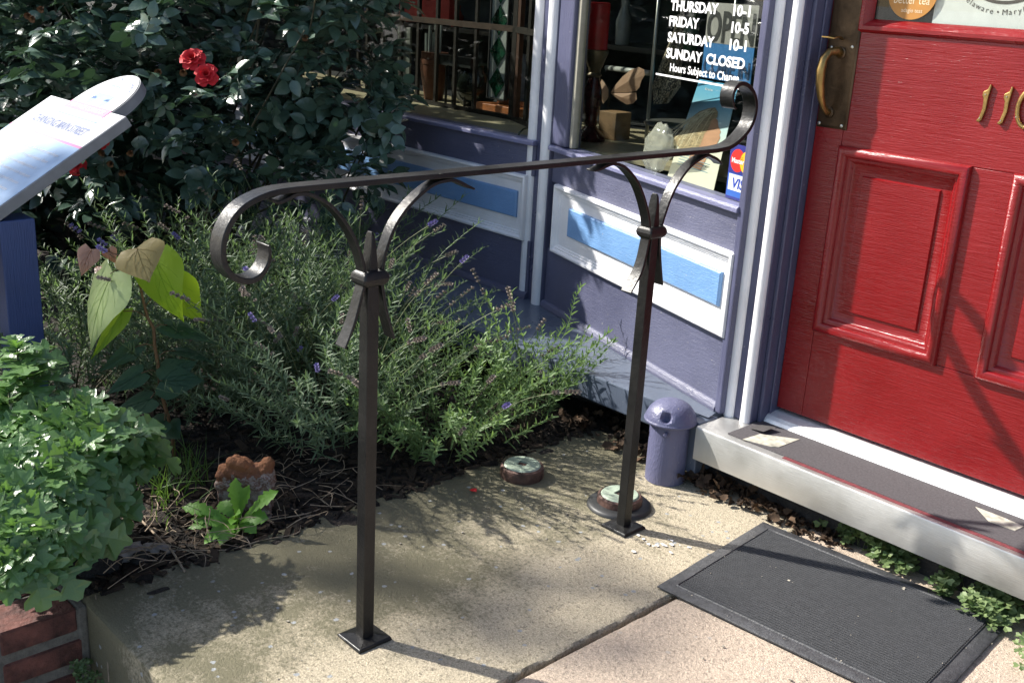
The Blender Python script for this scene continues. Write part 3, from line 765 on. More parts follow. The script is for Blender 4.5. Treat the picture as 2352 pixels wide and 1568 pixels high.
V = thing('vent_pipe', VB, 'purple painted vent pipe with dented domed cap beside the steel step', 'vent pipe')
MB().lathe(VB, [(.0535, .001), (.0535, .06), (.0535, .12), (.0535, .176)], 36).build('pipe', M['vent'], V, smooth=True)
dm = MB(); vs = []; fs = []
prof = [(.0575, .170), (.0675, .1705), (.0705, .1715), (.0715, .1745), (.0705, .1775), (.0690, .1790), (.066, .188), (.059, .202), (.047, .2155), (.031, .2245), (.014, .2285), (.0, .229)]
prof = [tuple(q_) for q_ in catmull(prof, 3)]
sg = 72
dv = Vector((VB.x + .0, VB.y, 0)); toc = Vector((-FWD.x - .22, -FWD.y - .30, 0)).normalized()
dent = Vector((VB.x, VB.y, .199)) + toc * .060
for r, z in prof[:-1]:
    for k in range(sg):
        a = 2 * math.pi * k / sg; p = Vector((VB.x + r * math.cos(a), VB.y + r * math.sin(a), z))
        nrm = Vector((math.cos(a), math.sin(a), .7)).normalized(); d = (p - dent)
        p -= nrm * .024 * math.exp(-(d.length / .0125) ** 4)
        vs.append(p)
vs.append((VB.x, VB.y, .229))
for i in range(len(prof) - 2):
    for k in range(sg): fs.append((i * sg + k, i * sg + (k + 1) % sg, (i + 1) * sg + (k + 1) % sg, (i + 1) * sg + k))
for k in range(sg): fs.append(((len(prof) - 2) * sg + k, (len(prof) - 2) * sg + (k + 1) % sg, len(vs) - 1))
o = dm.add(vs, fs).build('domed_cap', M['vent'], V, smooth=True)
bp = VB + toc * .0535 + Vector((.006, -.004, .152))
MB().tube([bp - toc * .004, bp + toc * .006, bp + toc * .008], [.006, .006, .004], 10).build('cap_bolt', M['vent'], V, smooth=True)

# ================================================================== BRICK PLANTER WALL
W_ = thing('brick_wall', (-2.05, .5, -.36), 'low red brick planter wall butting against the concrete landing', 'brick wall')
MB().box(-2.10, -1.992, -1.0, .742, -.36, -.006).build('mortar_core', M['mortar'], W_)
MB().box(-2.345, -2.10, -1.0, .742, -.36, -.010).build('mortar_core', M['mortar'], W_)
MB().box(-2.10, -1.9885, .722, .7415, -.36, -.003).build('mortar_end', M['mortar'], W_, bevel=.004)
bm_cache = {}
def brick_mesh(lx, ly, lz):
    key = (round(lx, 3), round(ly, 3), round(lz, 3))
    if key not in bm_cache:
        b = bmesh.new(); bmesh.ops.create_cube(b, size=1)
        bmesh.ops.scale(b, vec=(lx, ly, lz), verts=b.verts); bmesh.ops.bevel(b, geom=list(b.edges), offset=.0035, segments=1, affect='EDGES')
        for v in b.verts: v.co += Vector((rnd.uniform(-1, 1), rnd.uniform(-1, 1), rnd.uniform(-1, 1))) * .0009
        m = bpy.data.meshes.new('brick'); b.to_mesh(m); b.free(); m.materials.append(M['brick']); bm_cache[key] = m
    return bm_cache[key]
CH = .0735; BHt = .0525
for c in range(5):
    zc = -.002 - BHt / 2 - c * CH
    y = .720 if c % 2 == 0 else .735; first = .150 if c % 2 == 0 else .165
    while y > -.9:
        L_ = first or .19; first = None
        inst('brick', brick_mesh(.106, L_, BHt), Matrix.Translation((-1.988 - .053 + .0012 * rnd.uniform(-1, 1), y - L_ / 2, zc + .001 * rnd.uniform(-1, 1))) @ Matrix.Rotation(rnd.uniform(-.006, .006), 4, 'Z'), W_)
        y -= L_ + .011
y = .735
while y > -.9:
    inst('brick', brick_mesh(.106, .19, BHt), Matrix.Translation((-2.106 - .053 - .004, y - .095, -.003 - BHt / 2)) @ Matrix.Rotation(rnd.uniform(-.006, .006), 4, 'Z'), W_)
    inst('brick', brick_mesh(.106, .19, BHt), Matrix.Translation((-2.106 - .053 - .122, y - .145, -.004 - BHt / 2)), W_)
    y -= .201

# ================================================================== INFORMATION SIGN
SG = thing('information_sign', (-2.945, .975, 0), 'tilted white and pale blue information board on a blue post', 'sign')
MB().box(-2.99, -2.9, .934, 1.024, -.05, .600).build('post', M['signpost'], SG, bevel=.003)
sa = math.radians(31.7); TRp = Vector((-2.9, 1.287, .853))
ev = Vector((0, math.cos(sa), math.sin(sa))); en = Vector((0, -math.sin(sa), math.cos(sa)))
def sp(x, t, o_): return TRp + Vector((x, 0, 0)) + ev * t + en * o_       # x<=0 left, t<=0 down the slope
cxa, ra = -.229, .140
arcp = [(cxa + ra * math.cos(a), .018 + ra * math.sin(a)) for a in [math.pi * i / 24 for i in range(25)]]
WS = .518
MB().prism([(-WS, -.78), (0, -.78), (0, 0), (-WS, 0)], -.030, 0, lambda a, b, h: sp(a, b, h)).build('board', M['signedge'], SG, bevel=.002)
MB().prism([(cxa + ra, .0002), *arcp, (cxa - ra, .0002)], -.030, 0, lambda a, b, h: sp(a, b, h)).build('arched_top', M['signedge'], SG)
pl_ = lambda poly, o_: MB().add([sp(a, b, o_) for a, b in poly], [tuple(range(len(poly)))])
e_ = .003
pl_([(-WS + e_, -.145), (-e_, -.145), (-e_, -e_), (-WS + e_, -e_)], .0012).build('header_print', M['signwhite'], SG)
pl_([(-WS + e_, -.777), (-e_, -.777), (-e_, -.154), (-WS + e_, -.154)], .0012).build('text_print', M['signblue'], SG)
pl_([(-WS + e_, -.154), (-e_, -.154), (-e_, -.145), (-WS + e_, -.145)], .0013).build('pink_line', M['signpink'], SG)
em = [(cxa + (ra - .004) * math.cos(a), .018 + (ra - .004) * math.sin(a)) for a in [math.pi * i / 24 for i in range(25)]]
pl_([(cxa + ra - .004, -.052), *em, (cxa - ra + .004, -.052)], .0022).build('emblem_print', M['signwhite'], SG)
pl_([(cxa - .136, -.030), (cxa + .136, -.030), (cxa + .136, .004), (cxa - .136, .004)], .0026).build('emblem_band', M['signpink'], SG)
pl_([(cxa - .138, -.056), (cxa + .138, -.056), (cxa + .138, -.050), (cxa - .138, -.050)], .0026).build('emblem_line', M['signcar'], SG)
car = MB()
def cp2(poly): car.add([sp(cxa + a, .012 + b, .0027) for a, b in poly], [tuple(range(len(poly)))])
cp2([(-.058, .018), (.058, .018), (.058, .044), (.020, .046), (-.052, .046)]); cp2([(-.052, .0462), (-.046, .0462), (-.046, .082), (-.052, .082)]); cp2([(-.054, .0822), (.022, .0822), (.018, .089), (-.050, .089)])
cp2([(.010, .0462), (.016, .0462), (.018, .082), (.012, .082)]); cp2([(-.02, .0462), (-.014, .0462), (-.014, .082), (-.02, .082)])
for wx in (-.042, .044): cp2([(wx + .018 * math.cos(a), .012 + .018 * math.sin(a)) for a in [i * math.pi / 9 for i in range(18)]])
car.build('emblem_car', M['signcar'], SG, fix=False)
let = MB()
put_text(let, 'CHANGING MAIN STREET', .043, lambda x, y: sp(-.435 + x, -.112 + y, .0028), bold=.03, width=.365)
let.build('title_lettering', M['signink'], SG, fix=False); let = MB()
aa = math.radians(166)
for ch in 'LINCOLN HIGHWAY':
    aa -= math.radians(5.0 if ch != 'I' else 3.2)
    if ch != ' ': put_text(let, ch, .024, lambda x, y, aa=aa: sp(cxa + (.108 + y) * math.cos(aa) + x * math.sin(aa), .018 + (.108 + y) * math.sin(aa) - x * math.cos(aa), .0030), align='CENTER')
    aa -= math.radians(5.0 if ch != 'I' else 3.2)
let.build('arched_lettering', M['signink'], SG, fix=False)
bl = MB()
hc_ = MB(); put_text(hc_, 'HERITAGE CORRIDOR', .022, lambda x, y: sp(cxa - .115 + x, -.020 + y, .0031), width=.23); hc_.build('emblem_lettering', M['signwhite'], SG, fix=False)
for i, s in enumerate(['Family-owned businesses on Main Street have evolved to meet changes', 'in demand for products. Store history is a good example. Albert',
                       'Stoner built this structure in 1899 as a tinsmith workshop and store. In', 'the 1920s his son Frank expanded the inventory to include bicycle parts',
                       'and postcards of local attractions, reflecting a growth of tourism', 'By the 1930s, motoring on the Lincoln Highway had become',
                       'corporate. The store began to sell gasoline. The family', 'inventory expanded again to include fine giftware.']):
    put_text(bl, s, .0165, lambda x, y, i=i: sp(-.468 + x, -.205 - .031 * i + y, .0024), width=.42 - .012 * (i % 3))
bl.build('body_lettering', M['signwhite'], SG, fix=False)
pl_([(-.49, -.74), (-.20, -.74), (-.20, -.47), (-.49, -.47)], .0024).build('photo_print', plain('sign_photo', (.42, .45, .5), .5, var=.6, vs=70), SG)

# ================================================================== ORNAMENTAL ROCK AND STONES
rb = G(562, 1178)
def blob(name, mat, parent, fn, sub=4, smooth='all'):
    b = bmesh.new(); bmesh.ops.create_icosphere(b, subdivisions=sub, radius=1)
    for v in b.verts: v.co = fn(v.co.copy())
    m = bpy.data.meshes.new(name); b.to_mesh(m); b.free(); m.materials.append(mat)
    if smooth: m.polygons.foreach_set('use_smooth', [True] * len(m.polygons))
    o = bpy.data.objects.new(name, m); link(o, parent); return o
def mk_rock():
    m, t, b = nodes('rusty_rock'); v = coords(t)
    sx = N(t, 'ShaderNodeSeparateXYZ'); t.links.new(v, sx.inputs[0])
    n = tnoise(t, v, 28, 5, .65); f = tnoise(t, v, 160, 3)
    g = mapr(t, sx.outputs[2], .070, .150, 0, 1)
    a = N(t, 'ShaderNodeMath', operation='MULTIPLY_ADD'); t.links.new(n, a.inputs[0]); a.inputs[1].default_value = 1.5; t.links.new(g, a.inputs[2])
    c = ramp(t, mapr(t, a.outputs[0], .55, 1.6, 0, 1), [(.10, (.27, .235, .21)), (.26, (.11, .05, .035)), (.36, (.30, .26, .235)), (.46, (.13, .055, .035)), (.54, (.29, .25, .22)), (.62, (.16, .062, .03)), (.95, (.21, .085, .034))])
    t.links.new(c, b.inputs['Base Color']); b.inputs['Roughness'].default_value = .85; bump(t, b, f, .004)
    return m
rx = Vector((RIGHT.x, RIGHT.y, 0)).normalized(); ry = Vector((FWD.x, FWD.y, 0)).normalized()
def rock_mesh():
    b = bmesh.new()
    def ell(x, y, z, rx_, ry_, rz_, tilt=0.0):
        Mx = Matrix.Translation((x, y, z)) @ Matrix.Rotation(tilt, 4, 'Y') @ Matrix.Diagonal((rx_, ry_, rz_, 1))
        bmesh.ops.create_icosphere(b, subdivisions=3, radius=1, matrix=Mx)
    bmesh.ops.create_cube(b, size=1, matrix=Matrix.Translation((0, 0, .045)) @ Matrix.Rotation(.04, 4, 'Y') @ Matrix.Diagonal((.128, .050, .125, 1)))
    ell(.045, 0, .085, .026, .024, .060, .10); ell(.053, 0, .126, .017, .018, .024, .12); ell(.028, 0, .112, .018, .018, .020); ell(.036, .002, .105, .020, .02, .035, .5)
    for x, z, r in ((-.050, .104, .017), (-.034, .116, .016), (-.026, .134, .016), (-.030, .139, .013), (-.008, .130, .018), (.004, .128, .014), (-.048, .118, .013), (.010, .118, .015), (-.045, .088, .017), (-.018, .108, .02), (.002, .098, .018), (.022, .102, .013), (-.058, .076, .013), (.018, .084, .016), (-.030, .080, .016), (.030, .074, .014)):
        ell(x, -.012 + rnd.uniform(-.008, .004), z, r * 1.15, r, r)
        ell(x * .9, .012, z - .008, r, r, r)
    m = bpy.data.meshes.new('ornamental_rock'); b.to_mesh(m); b.free()
    return m
rm = rock_mesh(); rm.materials.append(mk_rock())
RK = bpy.data.objects.new('ornamental_rock', rm); COL.objects.link(RK)
RK.matrix_world = Matrix(((rx.x, ry.x, 0, rb.x + ry.x * .02), (rx.y, ry.y, 0, rb.y + ry.y * .02), (0, 0, 1, -.006), (0, 0, 0, 1)))
md = RK.modifiers.new('remesh', 'REMESH'); md.mode = 'VOXEL'; md.voxel_size = .0028; md.use_smooth_shade = True
md = RK.modifiers.new('smooth', 'SMOOTH'); md.iterations = 4
tx_ = bpy.data.textures.new('rock_noise', 'CLOUDS'); tx_.noise_scale = .018
md = RK.modifiers.new('rough', 'DISPLACE'); md.texture = tx_; md.strength = .007; md.mid_level = .5
tag(RK, 'upright knobbly orange brown rock behind the dandelion', 'rock')
def stone(c, s, rot, mat, label):
    seed = rnd.uniform(0, 50); R = Matrix.Rotation(rot, 3, 'Z')
    def fn(q):
        p = Vector(tuple(round(k * 2.6) / 2.6 * .5 + k * .5 for k in q)); k = 1 + .22 * noise.noise(q * 2.1 + Vector((seed, 0, 0)))
        return Vector(c) + R @ Vector((p.x * s[0] * k, p.y * s[1] * k, p.z * s[2] * k + s[2] * .55))
    tag(blob('stone', mat, None, fn, 3, None), label, 'stone', 'stones at the corner of the bed')
stone(G(282, 1282), (.021, .050, .024), -.4, M['stone_grey'], 'long grey upright stone wedged at the bed corner')
stone(G(360, 1268), (.038, .016, .014), .75, M['stone_grey'], 'pale flat grey stone beside the dry twig')
stone(G(225, 1305), (.036, .050, .030), -.3, M['stone_dark'], 'large black slag lump next to the brick wall')
stone(G(322, 1288), (.018, .022, .014), .4, M['stone_dark'], 'small black lump between the two grey stones')

# ================================================================== DISPLAY IN THE WINDOWS
def zb(a, b): return (877.16 + .21213 * a, .21213 * b)
def z4(a, b): return (1300.6 + .30864 * a, .30864 * b)
def yb(a, b, Y): return onplane(*zb(a, b), (0, 1, 0), Y)
def on4(a, b, off):
    n = FA.n; return onplane(*z4(a, b), n, n.dot(FA.o) + off)
def sA(p): return (Vector((p.x, p.y, 0)) - FA.o).dot(FA.u)
ZF = .7455
wood = plain('orange_wood', (.27, .085, .022), .45, var=.3, vs=30); gunmetal = plain('grille_iron', (.022, .017, .013), .55, .3, var=.4)
GR = thing('window_grille', (-3.5, 2.94, ZF), 'dark iron bar grille standing inside the left display window', 'grille')
GY = 2.94
MB().box(-5.2, -3.142, GY - .009, GY + .009, ZF, ZF + .016).build('bottom_rail', gunmetal, GR)
MB().box(-5.2, -3.142, GY - .0095, GY + .0095, 1.072, 1.094).build('middle_rail', plain('grille_rail', (.05, .028, .017), .6, .2, var=.3), GR)
fd = Vector((.233, -.108, 0))
for z0, z1 in ((ZF, ZF + .016), (1.072, 1.094)):
    a = Vector((-3.142, GY, 0)); b = a + fd; s = Vector((.38, .92, 0)) * .009
    MB().hexa([a - s + Vector((0, 0, z0)), b - s + Vector((0, 0, z0)), b + s + Vector((0, 0, z0)), a + s + Vector((0, 0, z0)), a - s + Vector((0, 0, z1)), b - s + Vector((0, 0, z1)), b + s + Vector((0, 0, z1)), a + s + Vector((0, 0, z1))]).build('return_rail', gunmetal, GR)
for zx in (-140, 140, 345, 540, 750, 960, 1190):
    x = G(*zb(zx, 1100 + .17 * (zx - 540)), ZF).x; MB().box(x - .007, x + .007, GY - .007, GY + .007, ZF + .016, 1.6).build('bar', gunmetal, GR)
for x in (-4.1, -4.25, -4.4): MB().box(x - .007, x + .007, GY - .007, GY + .007, ZF + .016, 1.6).build('bar', gunmetal, GR)
MB().box(-3.152, -3.128, GY - .013, GY + .013, ZF, 1.6).build('end_post', gunmetal, GR)
MB().box(-3.118, -3.104, GY - .02, GY + .002, ZF, 1.6).build('end_post', plain('rusty_bar', (.07, .028, .014), .6), GR)
pe = Vector((-3.142, GY, 0)) + fd * .62; MB().box(pe.x - .007, pe.x + .007, pe.y - .007, pe.y + .007, ZF, 1.6).build('bar', gunmetal, GR)

def rectY(mb, p, q, Y, th):   # slab between two zoom points on plane Y
    a = yb(*p, Y); b = yb(*q, Y); mb.box(min(a.x, b.x), max(a.x, b.x), Y, Y + th, max(ZF, min(a.z, b.z)), max(a.z, b.z)); return mb
WF = thing('wooden_stand', (-3.3, 3.05, ZF), 'orange wooden stand with stepped base behind the window bars', 'wood frame')
MB().box(-3.46, -3.05, 3.03, 3.12, ZF, ZF + .030).build('base', wood, WF, bevel=.003)
MB().box(-3.40, -3.07, 3.09, 3.14, ZF + .031, ZF + .052).build('lower_rail', wood, WF, bevel=.003)
MB().box(-3.40, -3.375, 3.09, 3.115, ZF + .052, 1.02).build('upright', wood, WF, bevel=.003)
MB().box(-3.37, -3.08, 3.118, 3.125, ZF + .052, .98).build('marble_backing', plain('grey_marble', (.20, .20, .20), .4, var=.5, vs=14), WF)
MB().box(-3.24, -3.09, 3.09, 3.115, 1.0, 1.02).build('upper_rail', wood, WF, bevel=.003)
SGP = thing('stained_glass_panel', (-3.3, 3.06, ZF), 'hanging glass panel with a column of green diamonds behind the window bars', 'stained glass')
a = yb(1150, 1060, 3.06); c = yb(1330, 1060, 3.06)
x0, x1 = a.x, c.x; zl = .80
came = plain('lead_came', (.02, .02, .02), .5); cloud = plain('clouded_glass', (.28, .30, .28), .3, var=.1); grn = plain('green_glass', (.005, .035, .018), .2, var=.8, vs=40)
MB().box(x0, x1, 3.060, 3.066, zl, 1.45).build('clouded_glass', cloud, SGP)
for xx in (x0 - .004, x1): MB().box(xx, xx + .005, 3.052, 3.07, zl - .005, 1.45).build('edge_came', came, SGP)
MB().box(x0, x1, 3.052, 3.07, zl - .006, zl).build('edge_came', came, SGP)
for k in range(5):
    cz = zl + .060 + k * .122; cxm = (x0 + x1) / 2; hw_, hh = (x1 - x0) * .48, .060
    for (u, v_) in ((0, .5), (.5, 0), (0, -.5), (-.5, 0)):
        MB().prism([(cxm + hw_ * u, cz + hh * v_ - hh * .47), (cxm + hw_ * (u + .47), cz + hh * v_), (cxm + hw_ * u, cz + hh * v_ + hh * .47), (cxm + hw_ * (u - .47), cz + hh * v_)], 3.055, 3.0595, lambda x, z, y: (x, y, z)).build('diamond', grn, SGP)
CU = thing('wooden_vase', (-3.80, 3.08, ZF), 'ribbed terracotta brown vase holding clear glass tubes', 'vase')
MB().lathe((-3.80, 3.08, ZF), [(.040, 0), (.046, .04), (.056, .10), (.060, .125), (.060, .150), (.063, .152), (.063, .17), (.059, .172), (.059, .2)], 28).build('vase_body', plain('vase_brown', (.13, .045, .02), .5, var=.2), CU, smooth=True)
for i in range(7):
    x, y = -3.80 + rnd.uniform(-.035, .035), 3.08 + rnd.uniform(-.03, .03); MB().tube([(x, y, ZF + .1), (x + rnd.uniform(-.01, .01), y, ZF + .30 + rnd.uniform(-.03, .03))], .005, 8).build('glass_tube', plain('tube_glass', (.30, .33, .30), .15) if i == 0 else bpy.data.materials['tube_glass'], CU, smooth=True)
PT = thing('plant_pot', (-3.57, 3.12, ZF), 'dark glazed round pot with leafy plant in the display window', 'plant pot')
MB().lathe((-3.57, 3.12, ZF), [(.055, 0), (.085, .03), (.105, .08), (.100, .13), (.08, .16), (.082, .17), (.07, .17)], 28).build('pot', plain('dark_glaze', (.012, .016, .012), .15, var=.5), PT, smooth=True)
BX = thing('framed_tray', (-3.6, 3.02, .92), 'black and green rectangular framed tray above the dark pot', 'tray')
a = yb(580, 640, 3.02); c = yb(960, 740, 3.02)
MB().box(a.x, c.x, 3.02, 3.06, .905, .945).build('tray_body', plain('tray_black', (.012, .014, .013), .4), BX)
MB().box(a.x - .001, a.x + .02, 3.016, 3.0198, .906, .944).build('tray_stripe', plain('tray_green', (.03, .14, .02), .4), BX)
MB().box(a.x + .05, a.x + .055, 3.035, 3.045, ZF, .905).build('tray_leg', came, BX); MB().box(c.x - .055, c.x - .05, 3.035, 3.045, ZF, .905).build('tray_leg', came, BX)
CB = MB().box(-3.985, -3.90, 3.02, 3.03, ZF, 1.04).build('grey_card', plain('grey_card', (.10, .11, .09), .6)); tag(CB, 'plain grey card standing left of the brown vase', 'card')
RBp = [G(*zb(1612, 1348), ZF) + Vector((0, 0, .001)), yb(1640, 1050, 2.90), yb(1660, 800, 2.88), yb(1690, 600, 2.86), yb(1708, 380, 2.85), yb(1725, 0, 2.84)]
RB = MB(); vs = []
for p in RBp: vs += [p + Vector((-.010, 0, 0)), p + Vector((.010, -.004, 0))]
RB.add(vs, [(2 * i, 2 * i + 1, 2 * i + 3, 2 * i + 2) for i in range(5)])
tag(RB.build('ribbon', plain('teal_ribbon', (.10, .34, .30), .6)), 'hanging teal ribbon at the right end of the left window', 'ribbon')
cab = [G(*zb(1480, 1465), ZF + .004), G(*zb(1485, 1440), ZF + .012), G(*zb(1530, 1400), ZF + .02), G(*zb(1640, 1365), ZF + .02)]
tag(MB().tube(cab, .0035, 8).build('cable', plain('green_cable', (.02, .035, .02), .4), smooth='all'), 'thin dark cable curling on the tiled window floor', 'cable')
# background clutter on shelves, left window
SH = thing('shop_shelf', (-3.8, 3.7, ZF), 'dark shelving with glints of stock at the back of the left window', 'shelf')
for z in (1.0, 1.3): MB().box(-5.5, -2.7, 3.6, 3.9, z, z + .02).build('shelf_board', plain('dark_shelf', (.03, .025, .02), .5), SH)
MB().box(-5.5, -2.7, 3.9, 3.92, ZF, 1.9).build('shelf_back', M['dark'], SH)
for i in range(14):
    x = -5.3 + i * .185; h = rnd.uniform(.08, .2); MB().lathe((x, 3.68, 1.02 if i % 2 else 1.32), [(.03, 0), (.035, h * .5), (.015, h * .8), (.02, h)], 12).build('stock_vase', plain('stock_%d' % i, rnd.choice([(.25, .25, .22), (.2, .03, .02), (.03, .08, .03), (.05, .07, .16)]), .2), SH, smooth=True)
RD = MB().box(-4.35, -3.98, 3.3, 3.33, 1.05, 1.2).build('red_cloth', plain('red_cloth', (.28, .02, .015), .8)); tag(RD, 'red cloth hung behind the bars at far left of the window', 'cloth')

# angled window
cb = G(*z4(172, 1045), ZF)
CA = thing('candlestick', cb, 'turned dark red candlestick carrying a thick red pillar candle', 'candlestick')
dr = plain('oxblood_wood', (.05, .008, .008), .25, var=.5); pew = plain('aged_brass_ring', (.11, .085, .05), .4, .5, var=.4)
MB().lathe(cb, [(.054, .001), (.056, .012), (.048, .022), (.032, .035), (.020, .05), (.024, .06), (.020, .075), (.026, .10), (.033, .14), (.031, .17), (.021, .205), (.018, .215)], 28).build('turned_stem', dr, CA, smooth=True)
MB().lathe(cb, [(.020, .215), (.026, .222), (.020, .23), (.022, .245), (.026, .25), (.034, .275), (.043, .295), (.043, .305), (.03, .306)], 28).build('candle_cup', pew, CA, smooth=True)
MB().lathe(cb, [(.036, .3065), (.037, .31), (.037, .455), (.034, .458)], 28).build('candle', plain('red_wax', (.34, .008, .012), .4, var=.2, vs=20), CA, smooth=True)
bx = G(*z4(345, 1035), ZF)
bt = thing('kraft_box', bx, 'small square brown gift box behind the candlestick', 'box')
MB().box(bx.x - .045, bx.x + .035, bx.y - .03, bx.y + .05, ZF, ZF + .095).build('box_body', plain('kraft', (.22, .13, .06), .7, var=.2), bt, bevel=.002)
bw = bx + Vector((.02, -.03, .20))
BF = thing('butterfly_ornament', Vector((bw.x, bw.y, ZF + .10)), 'pale orange gauze butterfly ornament above the brown box', 'ornament')
gz = leafmat('gauze_wing', (.42, .25, .16), (.50, .33, .22), .6, .4, (.5, .3, .18), 20, .3)
def wing(pts, nm):
    P_ = [on4(a, b, -.40) for a, b in pts]; n_ = len(P_); c_ = sum(P_, Vector()) / n_ + FA.n * .012
    MB().add(P_ + [c_], [(i, (i + 1) % n_, n_) for i in range(n_)]).build(nm, gz, BF, fix=False)
wing([(330, 690), (360, 640), (420, 570), (480, 520), (540, 500), (580, 520), (585, 560), (560, 600), (545, 650), (520, 680), (440, 690), (380, 690)], 'upper_wing')
wing([(330, 694), (380, 694), (440, 694), (520, 690), (525, 740), (500, 770), (450, 780), (400, 750), (360, 720)], 'lower_wing')
wing([(325, 690), (300, 640), (265, 590), (250, 620), (255, 680), (262, 740), (275, 775), (305, 740)], 'folded_wing')
MB().tube([on4(322, 640, -.40), on4(322, 720, -.40), on4(310, 800, -.40), on4(305, 840, -.39)], .004, 8).build('stalk', gunmetal, BF)
ws = G(*z4(590, 1075), ZF)
WSt = thing('wire_stand', ws, 'thin metal display stand with small round shelf draped with leopard print scarf', 'display stand')
chrome = plain('dull_chrome', (.30, .30, .28), .3, .7)
MB().tube([ws, ws + Vector((0, 0, .6))], .006, 8).build('pole', chrome, WSt, smooth='all')
MB().tube([ws + Vector((.24, .10, 0)), ws + Vector((.24, .10, .6))], .006, 8).build('pole', chrome, WSt, smooth='all')
MB().lathe((ws.x + .12, ws.y + .06, ZF + .075), [(.14, 0), (.145, .004), (.14, .008)], 32).build('round_shelf', chrome, WSt, smooth=True)
def mk_leo():
    m, t, b = nodes('leopard_print'); v = coords(t)
    vo = N(t, 'ShaderNodeTexVoronoi'); vo.inputs['Scale'].default_value = 75; t.links.new(v, vo.inputs['Vector'])
    t.links.new(ramp(t, vo.outputs['Distance'], [(.25, (.33, .27, .18)), (.4, (.02, .016, .012)), (.55, (.02, .016, .012)), (.7, (.36, .30, .2))]), b.inputs['Base Color']); b.inputs['Roughness'].default_value = .8
    return m
sc_ = MB(); vs = []; A0 = [(850, 60), (790, 250), (700, 480), (640, 640), (650, 780)]; A1 = [(880, 60), (870, 300), (860, 520), (850, 650), (760, 770)]
for k, (p, q_) in enumerate(zip(A0, A1)):
    for i in range(7):
        f = i / 6; off = -.34 - .02 * math.sin(f * 14 + k); vs.append(on4(p[0] + (q_[0] - p[0]) * f, p[1] + (q_[1] - p[1]) * f, off))
sc_.add(vs, [(k * 7 + i, k * 7 + i + 1, k * 7 + i + 8, k * 7 + i + 7) for k in range(4) for i in range(6)]).build('scarf', mk_leo(), WSt, smooth='all', fix=False)
MB().tube([on4(300, 505, -.5), on4(620, 545, -.5)], .010, 10).build('cross_bar', plain('pale_bar', (.35, .36, .33), .4), WSt, smooth='all')
# OPEN sign
FO = Fr((FA.o - FA.n * .16)[:2], FA.u[:2], FA.n[:2])
def s_on(F, a, b): 
    p = onplane(*z4(a, b), F.n, F.n.dot(F.o)); return ((Vector((p.x, p.y, 0)) - F.o).dot(F.u), p.z)
o0 = s_on(FO, 1060, 100); o1 = s_on(FO, 1420, 120); o2 = s_on(FO, 1000, 520)
oa0, oa1 = o0[0] - .005, o1[0] + .005; oz1 = o0[1] + .03; ozm = s_on(FO, 1050, 315)[1]; oz0 = o2[1] - .02
OS = thing('open_sign', FO.pt((oa0 + oa1) / 2, oz0, 0), 'grey and blue OPEN COME IN sign hanging inside the window', 'sign')
MB().fbox(FO, oa0, oa1, ozm, oz1, -.003, 0).build('upper_board', plain('open_grey', (.24, .23, .21), .5, var=.1), OS)
MB().fbox(FO, oa0, oa1, oz0, ozm - .0005, -.003, 0).build('lower_board', plain('open_blue', (.02, .12, .30), .5, var=.1), OS)
ot = MB(); put_text(ot, 'OPEN', .115, lambda x, y: FO.pt(oa0 + .006 + x, ozm + .006 + y, .0015), bold=.03, width=oa1 - oa0 - .012); ot.build('sign_lettering', came, OS, fix=False)
ot = MB(); put_text(ot, 'COME IN', .062, lambda x, y: FO.pt(oa0 + .008 + x, oz0 + .014 + y, .0015), bold=.03, width=oa1 - oa0 - .016); ot.build('sign_lettering', plain('open_navy', (.01, .035, .09), .5), OS, fix=False)
MB().tube([FO.pt(oa0 + .02, oz1, 0), FO.pt((oa0 + oa1) / 2, oz1 + .12, 0), FO.pt(oa1 - .02, oz1, 0)], .0012, 6).build('hanging_cord', came, OS)
# poster leaning back
b0 = on4(745, 1335, -.035); b1 = on4(1090, 1440, -.035); lo, hi = -.035, -.6
for _ in range(40):
    mid_ = (lo + hi) / 2
    if sA(on4(992, 590, mid_)) < sA(b0): lo = mid_
    else: hi = mid_
t0_ = on4(992, 590, lo); wv = (b1 - b0); wv.z = 0
hv = (t0_ - b0); hn = wv.cross(hv).normalized()
if hn.dot(FA.n) < 0: hn = -hn
def pp_(u, v_, o_=0.0): return b0 + wv * u + hv * v_ + hn * o_
PS = thing('poster', b0, 'leaning pale blue poster of a person with windblown hair in profile', 'poster')
def mk_sky():
    m, t, b = nodes('poster_print'); v = coords(t); sx = N(t, 'ShaderNodeSeparateXYZ'); t.links.new(v, sx.inputs[0])
    z0, z1 = b0.z, t0_.z
    t.links.new(ramp(t, mapr(t, sx.outputs[2], z0, z1, 0, 1), [(.0, (.72, .68, .55)), (.30, (.74, .72, .58)), (.55, (.52, .68, .70)), (.80, (.20, .50, .68)), (1, (.12, .42, .68))]), b.inputs['Base Color']); b.inputs['Roughness'].default_value = .4
    return m
MB().hexa([pp_(0, 0, -.003), pp_(1, 0, -.003), pp_(1, 1, -.003), pp_(0, 1, -.003), pp_(0, 0), pp_(1, 0), pp_(1, 1), pp_(0, 1)]).build('print_board', mk_sky(), PS)
def uv4(a, b):
    d = ray(*z4(a, b)); t = hn.dot(b0 - CAM) / hn.dot(d); p = CAM + d * t - b0
    # solve p = wv*u + hv*v
    A11, A12, A22 = wv.dot(wv), wv.dot(hv), hv.dot(hv); r1, r2 = p.dot(wv), p.dot(hv); D_ = A11 * A22 - A12 * A12
    return ((r1 * A22 - r2 * A12) / D_, (A11 * r2 - A12 * r1) / D_)
def pshape(pts, o_, mat, name): MB().add([pp_(*uv4(*p), o_) for p in pts], [tuple(range(len(pts)))]).build(name, mat, PS, fix=False)
